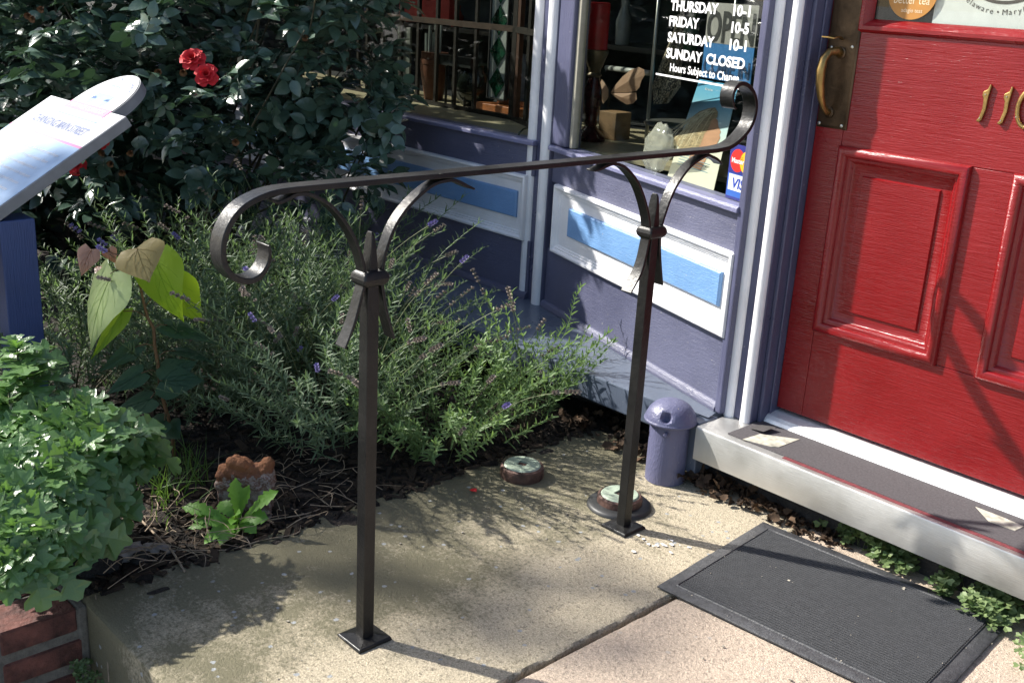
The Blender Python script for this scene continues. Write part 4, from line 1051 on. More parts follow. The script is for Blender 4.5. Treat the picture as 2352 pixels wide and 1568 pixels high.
skin = plain('print_skin', (.50, .27, .16), .5, var=.1); hairm = plain('print_hair', (.34, .255, .14), .5, var=.6, vs=90); hairl = plain('print_hair_light', (.70, .60, .40), .5, var=.3)
pshape([(1000, 1000), (1010, 940), (1060, 890), (1110, 880), (1128, 900), (1132, 940), (1150, 985), (1140, 1005), (1145, 1030), (1135, 1050), (1120, 1075), (1085, 1095), (1060, 1150), (1000, 1270), (900, 1230), (930, 1120), (990, 1060)], .0012, skin, 'printed_face')
pshape([(830, 1090), (800, 1030), (850, 990), (900, 960), (930, 880), (990, 835), (1060, 810), (1110, 805), (1130, 840), (1125, 880), (1080, 900), (1060, 960), (1030, 1000), (1000, 1080), (960, 1130), (880, 1160)], .0020, hairm, 'printed_hair')
hs = MB()
for i in range(46):
    f = rnd.random(); a0 = (1120 - 190 * f, 815 + 90 * f * f + rnd.uniform(-6, 22)); a1 = (790 + rnd.uniform(-10, 170), 960 + rnd.uniform(0, 210)); md = ((a0[0] + a1[0]) / 2 - 10, (a0[1] + a1[1]) / 2 - rnd.uniform(0, 60))
    prev = None; wd_ = rnd.uniform(1.2, 3.0)
    for k in range(9):
        t = k / 8; q_ = tuple((1 - t) ** 2 * a + 2 * t * (1 - t) * m_ + t * t * b for a, m_, b in zip(a0, md, a1))
        if prev: hs.add([pp_(*uv4(prev[0], prev[1] - wd_), .0026), pp_(*uv4(q_[0], q_[1] - wd_), .0026), pp_(*uv4(q_[0], q_[1] + wd_), .0026), pp_(*uv4(prev[0], prev[1] + wd_), .0026)], [(0, 1, 2, 3)])
        prev = q_
hs.build('printed_hair_strands', hairl, PS, fix=False)
pl2 = MB()
for i in range(7): pl2.add([pp_(.12, .27 - .022 * i, .0015), pp_(.80 - .07 * (i % 3), .27 - .022 * i, .0015), pp_(.80 - .07 * (i % 3), .274 - .022 * i, .0015), pp_(.12, .274 - .022 * i, .0015)], [(0, 1, 2, 3)])
pl2.build('printed_caption', plain('caption_ink', (.2, .35, .45), .5), PS, fix=False)
pl3 = MB(); put_text(pl3, 'Inis', .035, lambda x, y: pp_(.22, .885, .0015) + wv.normalized() * x + hv.normalized() * y, xs=1.0); put_text(pl3, 'the energy of the sea', .009, lambda x, y: pp_(.50, .90, .0015) + wv.normalized() * x + hv.normalized() * y)
pl3.build('printed_title', M['paper'], PS, fix=False)
# plastic bag
bgc = on4(690, 1150, -.055)
def bagfn(c):
    p = Vector((c.x * .070, c.y * .022, c.z * .072)); k = 1 + .22 * noise.noise(c * 2.3) + .10 * noise.noise(c * 6)
    p *= k; q_ = FA.u * p.x + FA.n * p.y; return Vector((bgc.x - .005, bgc.y, ZF + .066)) + q_ + Vector((0, 0, max(-.065, p.z + .02 * c.x)))
bagm, t_, bb_ = nodes('plastic_bag'); bb_.inputs['Base Color'].default_value = (.62, .60, .52, 1); bb_.inputs['Roughness'].default_value = .16; bb_.inputs['Alpha'].default_value = .42
tag(blob('plastic_bag', bagm, None, bagfn, 4), 'crumpled clear plastic bag beside the poster in the window', 'bag')
mf = MB(); vs = []
for k in range(6):
    for i in range(7):
        f = i / 6; z = 1.30 - .075 * k; a = -.085 + .10 * f * (1 - .06 * k); vs.append(FA.pt(a, z, -.10 - .012 * math.sin(f * 11 + k * .4)))
mf.add(vs, [(k * 7 + i, k * 7 + i + 1, k * 7 + i + 8, k * 7 + i + 7) for k in range(5) for i in range(6)])
tag(mf.build('mustard_cloth', plain('mustard_cloth', (.30, .15, .03), .8, var=.2), smooth='all', fix=False), 'mustard coloured cloth hanging behind the right edge of the hours window', 'cloth')

# ================================================================== PLANTS
def lmat(pos, d, up):
    x = Vector(d).normalized(); z = Vector(up); z = z - x * z.dot(x)
    if z.length < 1e-4: z = x.orthogonal()
    z.normalize(); y = z.cross(x)
    return Matrix(((x.x, y.x, z.x, pos[0]), (x.y, y.y, z.y, pos[1]), (x.z, y.z, z.z, pos[2]), (0, 0, 0, 1)))
def leaf_grid(L, Wd, shape, n=6, fold=.25, droop=.25, curl=0.0):
    vs, fs = [], []
    for i in range(n + 1):
        t = i / n; h = Wd * shape(t); x = L * t; z = -droop * L * t * t
        vs += [(x, h, z + fold * h + curl * math.sin(t * 9)), (x, 0, z), (x, -h, z + fold * h - curl * math.sin(t * 8))]
    for i in range(n):
        a = i * 3; fs += [(a, a + 1, a + 4, a + 3), (a + 1, a + 2, a + 5, a + 4)]
    return vs, fs
oval = lambda t: max(.02, math.sin(math.pi * min(1, t ** .85)) ** .8) if 0 < t < 1 else .02
def xf(Mx, vs): return [Mx @ Vector(v) for v in vs]
def rv(s=1.0): return Vector((rnd.uniform(-s, s), rnd.uniform(-s, s), rnd.uniform(-s, s)))
def inframe(p, m=40):
    v = p - CAM; d = v.dot(FWD)
    if d < .1: return None
    x = 1176 + FPX * v.dot(RIGHT) / d; y = 784 - FPX * v.dot(UP) / d
    return (x, y, d) if -m < x < 2352 + m and -m < y < 1568 + m else None

# ---------------- rose bush
def rose_spray(k):
    r = random.Random(k); mb = MB()
    L = r.uniform(.055, .075); rc = [(0, 0, 0), (L * .5, 0, -.003), (L, 0, -.010)]
    mb.tube([Vector(p) for p in rc], .0009, 3, cap=False)
    def lf(p, ang, s):
        Mx = Matrix.Translation(p) @ Matrix.Rotation(ang, 4, 'Z') @ Matrix.Rotation(r.uniform(-.35, .25), 4, 'Y') @ Matrix.Rotation(r.uniform(-.5, .5), 4, 'X')
        v, f = leaf_grid(s, s * .33, oval, 5, r.uniform(.1, .4), r.uniform(.05, .4)); mb.add(xf(Mx, v), f)
    s0 = r.uniform(.046, .064)
    lf((L, 0, -.010), 0, s0 * 1.1)
    for t, s in ((.75, 1), (.35, .85)):
        for sg_ in (-1, 1): lf((L * t, 0, -.004), sg_ * r.uniform(.9, 1.3), s0 * s * r.uniform(.85, 1.05))
    return mb
ROSE = [rose_spray(k) for k in range(10)]
ROSEM = [b.mesh('leaf_spray', M['rose_leaf'], 'all', False) for b in ROSE]
def foliage(name, root, lobes, count, protos, protom, own, part, mat, facing_out=.6, hole=.12, scale=(.85, 1.2)):
    items = []
    wts = [l[1][0] * l[1][1] + l[1][0] * l[1][2] for l in lobes]
    while len(items) < count:
        c, rr = rnd.choices(lobes, wts)[0]
        d = rv().normalized(); k = rnd.uniform(.45, 1) ** .5
        k *= 1 + .22 * noise.noise(d * 2.2 + Vector(c))
        p = Vector(c) + Vector((d.x * rr[0], d.y * rr[1], d.z * rr[2])) * k
        if p.y > 2.60 or p.z < .05: continue
        if noise.noise(p * 4.2) < -.30 + hole: continue
        out = Vector((d.x, d.y, d.z * .5 + .1)) + rv(.55)
        up = Vector((0, 0, 1)) + d * facing_out + rv(.5)
        items.append((lmat(p, out, up) @ Matrix.Scale(rnd.uniform(*scale), 4), rnd.randrange(len(protos)), p))
    vis = sorted([it for it in items if inframe(it[2], 0)], key=lambda it: (it[2] - CAM).length)
    sel = vis[:own]; ids = set(id(i) for i in sel)
    for it in sel: inst(part, protom[it[1]], it[0], root)
    mb = MB()
    for it in items:
        if id(it) not in ids: mb.add(xf(it[0], protos[it[1]].v), protos[it[1]].f)
    o = mb.build('foliage', mat, root, smooth='all', fix=False); o['kind'] = 'stuff'
    return items
RO = thing('rose_bush', (-3.75, 2.1, 0), 'large dark green rose bush with two bright red blooms in front of the shop window', 'rose bush')
rose_lobes = [((-3.50, 2.26, 1.00), (.27, .22, .34)), ((-3.42, 2.28, 1.30), (.30, .2, .27)), ((-3.36, 2.30, .92), (.20, .16, .24)), ((-3.62, 2.02, .74), (.28, .28, .27)), ((-3.78, 1.98, 1.0), (.36, .34, .36)), ((-4.15, 1.85, 1.02), (.42, .40, .42)),
              ((-3.95, 1.72, .66), (.36, .30, .34)), ((-4.65, 1.72, .95), (.50, .42, .5)), ((-3.95, 2.2, 1.45), (.5, .35, .3)), ((-4.6, 1.9, 1.5), (.6, .5, .35)), ((-3.25, 2.22, .62), (.17, .14, .15)), ((-3.45, 2.1, .50), (.22, .2, .2))]
foliage('rose', RO, rose_lobes, 2500, ROSE, ROSEM, 290, 'leaf_spray', M['rose_leaf'])
for i in range(26):
    b = Vector((rnd.uniform(-4.5, -3.5), rnd.uniform(1.75, 2.25), -.02)); c, rr = rnd.choice(rose_lobes); e = Vector(c) + Vector((rnd.uniform(-1, 1) * rr[0], rnd.uniform(-1, 1) * rr[1], rnd.uniform(-.2, .8) * rr[2])); m_ = (b + e) / 2 + rv(.08)
    MB().tube(catmull([tuple(b), tuple(m_), tuple(e)], 5), [.007 - .0005 * k for k in range(11)], 6).build('cane', M['cane'], RO, smooth='all')
for (px_, py_, t) in ((905, 175, 3.86), (925, 235, 3.84), (880, 290, 3.8)):
    e = atdist(px_, py_, t); b = e + Vector((-.3, .05, -.25)); MB().tube(catmull([tuple(b), tuple((b + e) / 2 + Vector((0, 0, .04))), tuple(e)], 4), [.004 - .0003 * k for k in range(9)], 5).build('cane', M['cane'], RO, smooth='all')
    for k in range(7):
        p = b.lerp(e, .35 + .1 * k) + Vector((0, 0, .03)); inst('leaf_spray', ROSEM[k % 10], lmat(p, rv() + Vector((.4, 0, .1)), Vector((0, -.4, 1)) + rv(.5)), RO)
def bloom(p, r, nrm, mat, name='bloom', rings=4):
    mb = MB(); nrm = Vector(nrm).normalized(); a = nrm.orthogonal().normalized(); b = nrm.cross(a)
    for ring in range(rings):
        k = 5 + ring; tilt = .25 + .30 * ring; rad = r * (.30 + .72 * (ring + 1) / rings)
        for i in range(k):
            q = 2 * math.pi * (i + .5 * ring) / k + rnd.uniform(-.2, .2); dirv = a * math.cos(q) + b * math.sin(q)
            d = nrm * math.cos(tilt) + dirv * math.sin(tilt); side = nrm.cross(dirv)
            v, f = leaf_grid(rad, rad * .52, lambda t: .25 + .75 * math.sin(math.pi * min(1, .15 + t * .72)), 5, .45, -.10 + .22 * ring, .0015)
            mb.add(xf(lmat(Vector(p) - nrm * r * .35, d, -dirv + nrm * .3), v), f)
    return mb.build(name, mat, RO, smooth='all', fix=False)
toward = -FWD
bloom(atdist(440, 130, 3.42), .036, toward + Vector((0, 0, .5)), M['rose_red']); bloom(atdist(473, 169, 3.40), .034, toward + Vector((0, 0, .3)) + Vector((.2, 0, 0)), M['rose_red'])
bloom(atdist(172, 378, 3.75), .032, toward, M['rose_red']); bloom(atdist(228, 322, 3.72), .028, toward + Vector((.3, 0, 0)), M['rose_red'])
for (x, y, t) in ((65, 35, 3.6), (95, 20, 3.6), (365, 165, 3.45), (420, 165, 3.45), (235, 350, 3.7), (255, 375, 3.72), (280, 395, 3.7), (540, 325, 3.5), (300, 350, 3.7), (700, 85, 3.7), (75, 42, 3.58)):
    bloom(atdist(x, y, t), .019, toward + Vector((0, 0, -.8)) + rv(.4), M['bud'], 'faded_bloom', 2)
for k, (x, y) in enumerate(((400, 190), (470, 215), (430, 225), (500, 185), (360, 215), (330, 170), (510, 230), (545, 180), (300, 60), (330, 85), (270, 75), (60, 90), (40, 130), (95, 75), (560, 210), (620, 220), (350, 60))):
    p = atdist(x, y, 3.42 + .01 * k); inst('leaf_spray', ROSEM[k % 10], lmat(p, rv() + Vector((.5, 0, 0)), Vector((.2, -.4, 1)) + rv(.25)), RO)

SHM = None
def shrub_spray(k):
    r = random.Random(100 + k); mb = MB()
    for i in range(7):
        Mx = Matrix.Translation((r.uniform(0, .09), r.uniform(-.03, .03), r.uniform(-.02, .02))) @ Matrix.Rotation(r.uniform(-1.4, 1.4), 4, 'Z') @ Matrix.Rotation(r.uniform(-.6, .4), 4, 'Y') @ Matrix.Rotation(r.uniform(-.8, .8), 4, 'X')
        v, f = leaf_grid(.055, .018, oval, 4, .3, .2); mb.add(xf(Mx, v), f)
    return mb
SHR = [shrub_spray(k) for k in range(6)]; SHRM = [b.mesh('leaf_spray', M['shrub_leaf'], 'all', False) for b in SHR]
SB = thing('evergreen_shrub', (-5.9, 1.9, 0), 'dark evergreen shrub filling the far left behind the sign', 'shrub')
foliage('shrub', SB, [((-5.6, 2.0, .7), (.6, .45, .6)), ((-6.4, 1.7, .8), (.8, .6, .7)), ((-7.4, 1.8, .9), (.8, .6, .8)), ((-5.9, 1.9, 1.3), (.8, .5, .5)), ((-7.1, 1.7, 1.5), (.9, .6, .6)), ((-4.75, 1.5, .22), (.55, .4, .26)), ((-5.4, 1.5, .35), (.6, .5, .4)), ((-4.2, 1.75, .28), (.45, .3, .25))], 2100, SHR, SHRM, 60, 'leaf_spray', M['shrub_leaf'], scale=(1.2, 1.9))
for i in range(8):
    b = Vector((rnd.uniform(-7.3, -5.4), rnd.uniform(1.7, 2.1), -.02)); MB().tube([b, b + Vector((rnd.uniform(-.2, .2), rnd.uniform(-.1, .1), 1.1))], [.014, .006], 6).build('branch', M['cane'], SB)

# ---------------- lavender
def lav_sprig(k, fresh):
    r = random.Random(500 + k + 50 * fresh); mb = MB(); sm = MB()
    L = r.uniform(.20, .30) if not fresh else r.uniform(.20, .28); bend = r.uniform(.02, .10)
    def P_(t): return Vector((bend * t * t, .012 * math.sin(5 * t + k), L * t))
    mb.tube([P_(i / 6) for i in range(7)], [.0015 - .0001 * i for i in range(7)], 3, cap=False)
    t = .06; a = r.uniform(0, 6)
    while t < 1:
        ll = (.043 if not fresh else .038) * (1 - .45 * t) * r.uniform(.75, 1.2); wd = .0024 if not fresh else .0032
        for s_ in (0, math.pi):
            q = a + s_ + r.uniform(-.25, .25); el = .35 + .75 * t + r.uniform(-.35, .3)
            d = Vector((math.cos(q) * math.cos(el), math.sin(q) * math.cos(el), math.sin(el)))
            v, f = leaf_grid(ll, wd, lambda u: .35 + .65 * math.sin(math.pi * min(1, u * .9 + .08)), 3, .35, r.uniform(-.05, .35))
            mb.add(xf(lmat(P_(t), d, Vector((0, 0, 1)) - d * d.z), v), f)
        if t < .9 and r.random() < .35:
            q = a + 1.2; d = Vector((math.cos(q) * .6, math.sin(q) * .6, .6))
            for j in range(4):
                v, f = leaf_grid(ll * .5, wd * .8, oval, 2, .3, .1); mb.add(xf(lmat(P_(t) + d * .004, d + rv(.5), Vector((0, 0, 1))), v), f)
        a += math.pi / 2 + r.uniform(-.2, .2); t += r.uniform(.05, .08) * (.25 / L)
    return mb
def lav_spike(k):
    r = random.Random(900 + k); st = MB(); L = r.uniform(.24, .33); bend = r.uniform(.02, .14)
    P_ = lambda t: Vector((bend * t * t, 0, L * t))
    st.tube([P_(i / 6) for i in range(7)], .0009, 3, cap=False)
    hd_ = MB()
    for w_ in range(r.randint(3, 6)):
        t = 1 - .035 * w_ - (.05 if w_ > 3 else 0)
        for i in range(5):
            q = i * 1.257 + w_; d = Vector((math.cos(q), math.sin(q), .7))
            v, f = leaf_grid(.0095, .0034, oval, 2, .6, -.2); hd_.add(xf(lmat(P_(t), d, Vector((0, 0, 1))), v), f)
            v, f = leaf_grid(.0085, .0032, oval, 2, -.6, .2); hd_.add(xf(lmat(P_(t), d, Vector((.3, 0, 1))), v), f)
    n = len(st.f); st.add(hd_.v, hd_.f); return st, n
LAV = [lav_sprig(k, 0) for k in range(9)]; FRE = [lav_sprig(k, 1) for k in range(6)]
LAVM = [b.mesh('sprig', M['lav_leaf'], 'all', False) for b in LAV]; FREM = [b.mesh('sprig', M['lav_fresh'], 'all', False) for b in FRE]
SPK = []
for k in range(9):
    b, n = lav_spike(k); mats = [M['lav_stem'], M['lav_dry'] if k else M['lav_flower']]
    m = b.mesh('flower_spike', mats, False, False); m.polygons.foreach_set('material_index', [0] * n + [1] * (len(m.polygons) - n)); SPK.append(m)
def lavender(c, r, h, n_own, n_fill, n_spk, fresh, label, lean=(0, 0)):
    T = thing('lavender', (c[0], c[1], 0), label, 'lavender', 'lavender plants in the bed')
    protos, pm = (FRE, FREM) if fresh else (LAV, LAVM)
    def one(sc):
        q = rnd.uniform(0, 2 * math.pi); k = math.sqrt(rnd.random())
        tilt = k * .74 + rnd.uniform(-.14, .14)
        base = Vector((c[0] + r * .42 * k * math.cos(q), c[1] + r * .42 * k * math.sin(q), rnd.uniform(-.01, .10 * h / .4)))
        d = Vector((math.sin(tilt) * math.cos(q) + lean[0], math.sin(tilt) * math.sin(q) + lean[1], math.cos(tilt) + .12))
        base += d.normalized() * rnd.uniform(.0, max(.01, h - .22))
        z = d.normalized(); x = Vector((math.cos(q), math.sin(q), -.3)); x = (x - z * x.dot(z)).normalized(); y = z.cross(x)
        s_ = rnd.uniform(.8, 1.15) * sc
        return Matrix(((x.x * s_, y.x * s_, z.x * s_, base.x), (x.y * s_, y.y * s_, z.y * s_, base.y), (x.z * s_, y.z * s_, z.z * s_, base.z), (0, 0, 0, 1)))
    for i in range(n_own): inst('sprig', pm[rnd.randrange(len(pm))], one(1), T)
    mb = MB()
    for i in range(n_fill): b = protos[rnd.randrange(len(protos))]; mb.add(xf(one(.85), b.v), b.f)
    o = mb.build('inner_sprigs', M['lav_fresh'] if fresh else M['lav_leaf'], T, smooth='all', fix=False); o['kind'] = 'stuff'
    wb = MB()
    for i in range(10):
        q = rnd.uniform(0, 6.28); wb.tube([(c[0], c[1], -.02), (c[0] + r * .25 * math.cos(q), c[1] + r * .25 * math.sin(q), .08), (c[0] + r * .5 * math.cos(q), c[1] + r * .5 * math.sin(q), .17)], [.004, .003, .002], 4)
    wb.build('woody_base', M['cane'], T, fix=False)
    for i in range(int(n_spk * 2.4)): inst('flower_spike', SPK[rnd.randrange(9)], one(1.0), T)
lavender((-2.36, 1.60), .40, .44, 58, 95, 16, 0, 'grey green lavender clump right behind the front handrail post')
lavender((-2.70, 1.90), .36, .52, 48, 70, 7, 0, 'tall lavender clump against the slate ledge under the blue panel')
lavender((-2.78, 1.60), .42, .52, 55, 85, 12, 0, 'broad lavender clump directly behind the front scroll')
lavender((-3.10, 1.92), .42, .55, 50, 75, 10, 0, 'lavender clump at the foot of the rose bush')
lavender((-3.12, 1.50), .42, .54, 45, 70, 2, 0, 'lavender clump behind the sapling with heart shaped leaves')
lavender((-2.80, 1.40), .36, .34, 40, 70, 0, 0, 'low sprawling lavender clump beside the ornamental rock')
lavender((-3.04, 1.14), .36, .36, 44, 70, 0, 0, 'shaded lavender clump just right of the blue sign post')
lavender((-2.16, 1.82), .32, .34, 46, 46, 5, 1, 'fresh green lavender leaning out over the concrete landing', (.16, -.04))
lavender((-2.12, 2.10), .18, .36, 24, 16, 2, 1, 'small upright fresh lavender in front of the slate ledge near the vent pipe')

# ---------------- redbud sapling
def zs(a, b): return (151.2 + .30864 * a, 532.3 + .30864 * b)
sbp = G(402, 1050)
RS = thing('sapling', sbp, 'young sapling with large heart shaped pale green and bronze leaves', 'sapling')
stem = [sbp + Vector((0, 0, -.02))] + [facing(*zs(a, b), sbp) for a, b in ((795, 1540), (775, 1420), (735, 1290), (700, 1150), (685, 980), (660, 840), (655, 720), (610, 640), (588, 560), (560, 430), (500, 260), (430, 190), (330, 150))]
MB().tube(stem, [.0055, .0053, .0052, .005, .0048, .0046, .0044, .0042, .004, .0036, .003, .0024, .002, .0012], 8).build('stem', M['stem_brown'], RS, smooth='all')
def heart(t):
    if t < .24: return .62 + .38 * math.sin(math.pi / 2 * t / .24)
    q = (t - .24) / .76
    return max(.012, (1 - q ** 1.25) * (1 - .22 * q) * (1 - .35 * max(0, q - .72) / .28))
def heart_leaf(a, b, hw, mat, back=0.0, tipback=0.0, fold=.12, droop=.22, roll=0.0, notch=True, petiole=None, sunm=.28):
    P0 = facing(*zs(*a), sbp, back); P1 = facing(*zs(*b), sbp, back + tipback)
    ax = P1 - P0; L = ax.length; d = ax.normalized(); nrm = (-FWD * .7 - SUN * sunm + Vector((0, 0, .2))); nrm = Matrix.Rotation(roll, 3, d) @ nrm
    Wd = 1.22 * hw * .30864 / FPX * (P0 - CAM).dot(FWD); n = 10; m_ = 4; vs = []; fs = []
    seed = rnd.uniform(0, 9)
    for i in range(n + 1):
        t = i / n; h = Wd * heart(t)
        for j in range(-m_, m_ + 1):
            u = j / m_; x = L * t - (L * .17 * abs(u) ** 1.1 * (1 - abs(u) * .35) * (1 - t) ** 4 if notch else 0) * (1 if True else 0)
            z = -droop * L * (t - .35) ** 2 + fold * h * abs(u) - .10 * h * u * u * 2 + .012 * L * math.sin(9 * t + seed) * abs(u) + (.006 * math.sin(22 * t - 9 * abs(u)) * L if abs(u) > .2 else 0)
            vs.append((x, h * u, z))
    for i in range(n):
        for j in range(2 * m_): q = i * (2 * m_ + 1) + j; fs.append((q, q + 1, q + 2 * m_ + 2, q + 2 * m_ + 1))
    o = MB().add(xf(lmat(P0, d, nrm), vs), fs).build('leaf', M[mat], RS, smooth='all', fix=False)
    # veins
    vb = MB(); Mx = lmat(P0, d, nrm)
    def zz(t, u): h = Wd * heart(t); return -droop * L * (t - .35) ** 2 + fold * h * abs(u) - .2 * h * u * u + .0008 + .012 * L * math.sin(9 * t + seed) * abs(u)
    vb.tube([Mx @ Vector((L * k / 8, 0, zz(k / 8, 0))) for k in range(9)], [.0011 - .0001 * k for k in range(9)], 4, cap=False)
    for s_ in (-1, 1):
        for (t0, t1, u1) in ((.02, .38, .75), (.02, .62, .52), (.30, .66, .72), (.5, .82, .7)):
            vb.tube([Mx @ Vector((L * (t0 + (t1 - t0) * k / 5), s_ * Wd * heart(t0 + (t1 - t0) * k / 5) * u1 * k / 5, zz(t0 + (t1 - t0) * k / 5, u1 * k / 5))) for k in range(6)], .0005, 3, cap=False)
    vb.build('vein', M[mat], o, fix=False)
    if petiole:
        q = facing(*zs(*petiole), sbp); MB().tube([q, (q + P0) / 2 + Vector((0, 0, .006)), P0 + d * .004], .0012, 5).build('leaf_stalk', M['stem_brown'], RS, smooth='all')
heart_leaf((335, 300), (132, 872), 235, 'heart_sunlit', -.06, -.05, .06, .22, -.05, petiole=(500, 260), sunm=.62)
heart_leaf((525, 118), (612, 372), 175, 'heart_brown', -.09, -.05, .10, .20, .05, petiole=(500, 260))
heart_leaf((650, 190), (842, 688), 185, 'heart_yellow', -.02, -.03, .20, .30, .25, petiole=(560, 430))
heart_leaf((770, 360), (1010, 705), 165, 'heart_yellow', .04, .02, .15, .25, .45, petiole=(588, 560))
heart_leaf((185, 130), (105, 330), 78, 'heart_pink', -.01, -.02, .2, .2, -.3, petiole=(330, 150))
heart_leaf((312, 128), (368, 238), 52, 'heart_pink', .0, .0, .2, .2, .1, petiole=(330, 150))
heart_leaf((245, 260), (215, 312), 26, 'heart_pink', -.06, -.02, .2, .1, .1)
heart_leaf((435, 580), (188, 955), 60, 'heart_yellow', .0, -.06, .5, .15, -.9, petiole=(605, 632))
heart_leaf((530, 850), (235, 1050), 58, 'heart_shaded', .02, -.05, .3, .2, -.8, petiole=(665, 850))
heart_leaf((742, 690), (1150, 815), 92, 'heart_shaded', .03, .02, .15, .2, -.5, petiole=(655, 720))
heart_leaf((812, 880), (1112, 955), 62, 'heart_shaded', .05, -.02, .25, .3, -.7, petiole=(680, 930))
heart_leaf((700, 1110), (1035, 1100), 120, 'heart_shaded', -.03, .02, .1, .15, .2, petiole=(690, 1080))
heart_leaf((740, 1060), (980, 960), 95, 'heart_shaded', -.01, .03, .1, .15, .3)
heart_leaf((572, 1045), (290, 1205), 72, 'heart_shaded', -.03, -.05, .2, .2, -.3, petiole=(690, 1040))
heart_leaf((640, 1235), (345, 1340), 112, 'heart_shaded', -.06, -.05, .1, .15, .25, petiole=(705, 1170))
heart_leaf((745, 1400), (540, 1490), 100, 'heart_shaded', -.05, -.03, .1, .15, .25, petiole=(740, 1310))
heart_leaf((760, 1440), (850, 1540), 80, 'heart_shaded', -.03, -.03, .1, .15, .1)

# ---------------- chrysanthemum
def mum_leaf(k):
    r = random.Random(40 + k); L = .078; out = []
    lobes = [(-.10, .05), (.10, .05), (.14, .12), (.10, .30), (.16, .42), (.23, .44), (.27, .34), (.29, .14), (.36, .16), (.40, .40), (.44, .56), (.52, .60), (.58, .52), (.57, .34), (.55, .18), (.63, .16), (.74, .34), (.82, .38), (.88, .32), (.86, .20), (.93, .15), (1.0, .07), (1.02, .0)]
    side = [(x * L * r.uniform(.96, 1.04), y * L * r.uniform(.85, 1.1)) for x, y in lobes]
    poly = side + [(x, -y * r.uniform(.9, 1.1)) for x, y in side[-2::-1]]
    dr, fo = r.uniform(.1, .6), r.uniform(.0, .45)
    z = lambda x, y: -dr * x * x / L + fo * abs(y) + .0025 * math.sin(x * 260) * (abs(y) / L)
    vs = []; fs = []
    ribs = [(t * L, 0) for t in (-.10, .12, .28, .42, .56, .76)]
    for x, y in poly: vs.append((x, y, z(x, y)))
    n = len(poly)
    for x, y in ribs: vs.append((x, y, z(x, y) - .001))
    def near(x): return n + min(range(6), key=lambda i: abs(ribs[i][0] - x + .10 * L))
    for i in range(n):
        j = (i + 1) % n; a, b = near(poly[i][0]), near(poly[j][0])
        fs.append((i, j, b) if a == b else (i, j, b, a))
    return MB().add(vs, fs)
MUM = [mum_leaf(k) for k in range(8)]; MUMM = [b.mesh('leaf', M['mum_leaf'], False, False) for b in MUM]
MU = thing('chrysanthemum', (-2.30, .72, 0), 'bushy bright green chrysanthemum with lobed leaves spilling over the brick wall', 'chrysanthemum')
mum_tips = [(40, 800, 2.45), (75, 850, 2.42), (20, 900, 2.38), (110, 935, 2.36), (60, 975, 2.32), (200, 955, 2.34), (150, 985, 2.30), (90, 1010, 2.26), (235, 1000, 2.30), (300, 985, 2.38), (330, 1010, 2.42), (180, 1030, 2.24), (40, 1060, 2.2), (270, 1050, 2.34), (120, 1080, 2.2),
            (210, 1090, 2.26), (20, 1130, 2.14), (80, 1150, 2.14), (150, 1150, 2.18), (230, 1150, 2.27), (255, 1110, 2.32), (30, 1210, 2.10), (110, 1215, 2.12), (170, 1215, 2.17), (225, 1200, 2.25), (60, 1270, 2.08), (10, 1290, 2.06), (120, 1265, 2.12), (95, 1225, 2.10), (15, 1010, 2.3), (-40, 1000, 2.3), (-40, 1120, 2.2), (-50, 1220, 2.1), (-60, 900, 2.4), (190, 920, 2.4)]
root_ = Vector((-2.31, .73, .0)); nl = 0
mfill = MB()
for (x, y, t) in mum_tips:
    tip = atdist(x, y, t); ax = (tip - root_)
    mid_ = root_.lerp(tip, .55) + Vector((0, 0, .04))
    MB().tube([root_ + Vector((rnd.uniform(-.05, .05), rnd.uniform(-.05, .05), 0)), mid_, tip], [.0035, .0028, .0018], 5).build('stem', M['grass'] if False else M['lav_stem'], MU, smooth='all')
    axis = (ax.normalized() + Vector((0, 0, .5)) - FWD * .35).normalized(); a = axis.orthogonal().normalized(); b = axis.cross(a)
    for ring, (k, rr, tl, sc) in enumerate(((3, 0, .5, .36), (4, .004, .95, .72), (5, .012, 1.35, 1.0))):
        for i in range(k):
            q = 2 * math.pi * (i / k) + ring * .7 + rnd.uniform(-.3, .3); o_ = a * math.cos(q) + b * math.sin(q)
            d = axis * math.cos(tl) + o_ * math.sin(tl) + rv(.15)
            Mx = lmat(tip - axis * (.012 * ring) + o_ * rr, d, axis - o_ * .2 + rv(.2)) @ Matrix.Scale(sc * rnd.uniform(.8, 1.2), 4); kk = rnd.randrange(8)
            if nl < 299 and ring: inst('leaf', MUMM[kk], Mx, MU); nl += 1
            else: mfill.add(xf(Mx, MUM[kk].v), MUM[kk].f)
    for j in range(4):
        p = root_.lerp(tip, rnd.uniform(.45, .92)) + rv(.03); kk = rnd.randrange(8)
        mfill.add(xf(lmat(p, rv() + Vector((.3, -.1, 0)), Vector((.2, -.2, 1)) + rv(.4)) @ Matrix.Scale(rnd.uniform(.8, 1.25), 4), MUM[kk].v), MUM[kk].f)
o = mfill.build('inner_leaves', M['mum_leaf'], MU, fix=False); o['kind'] = 'stuff'

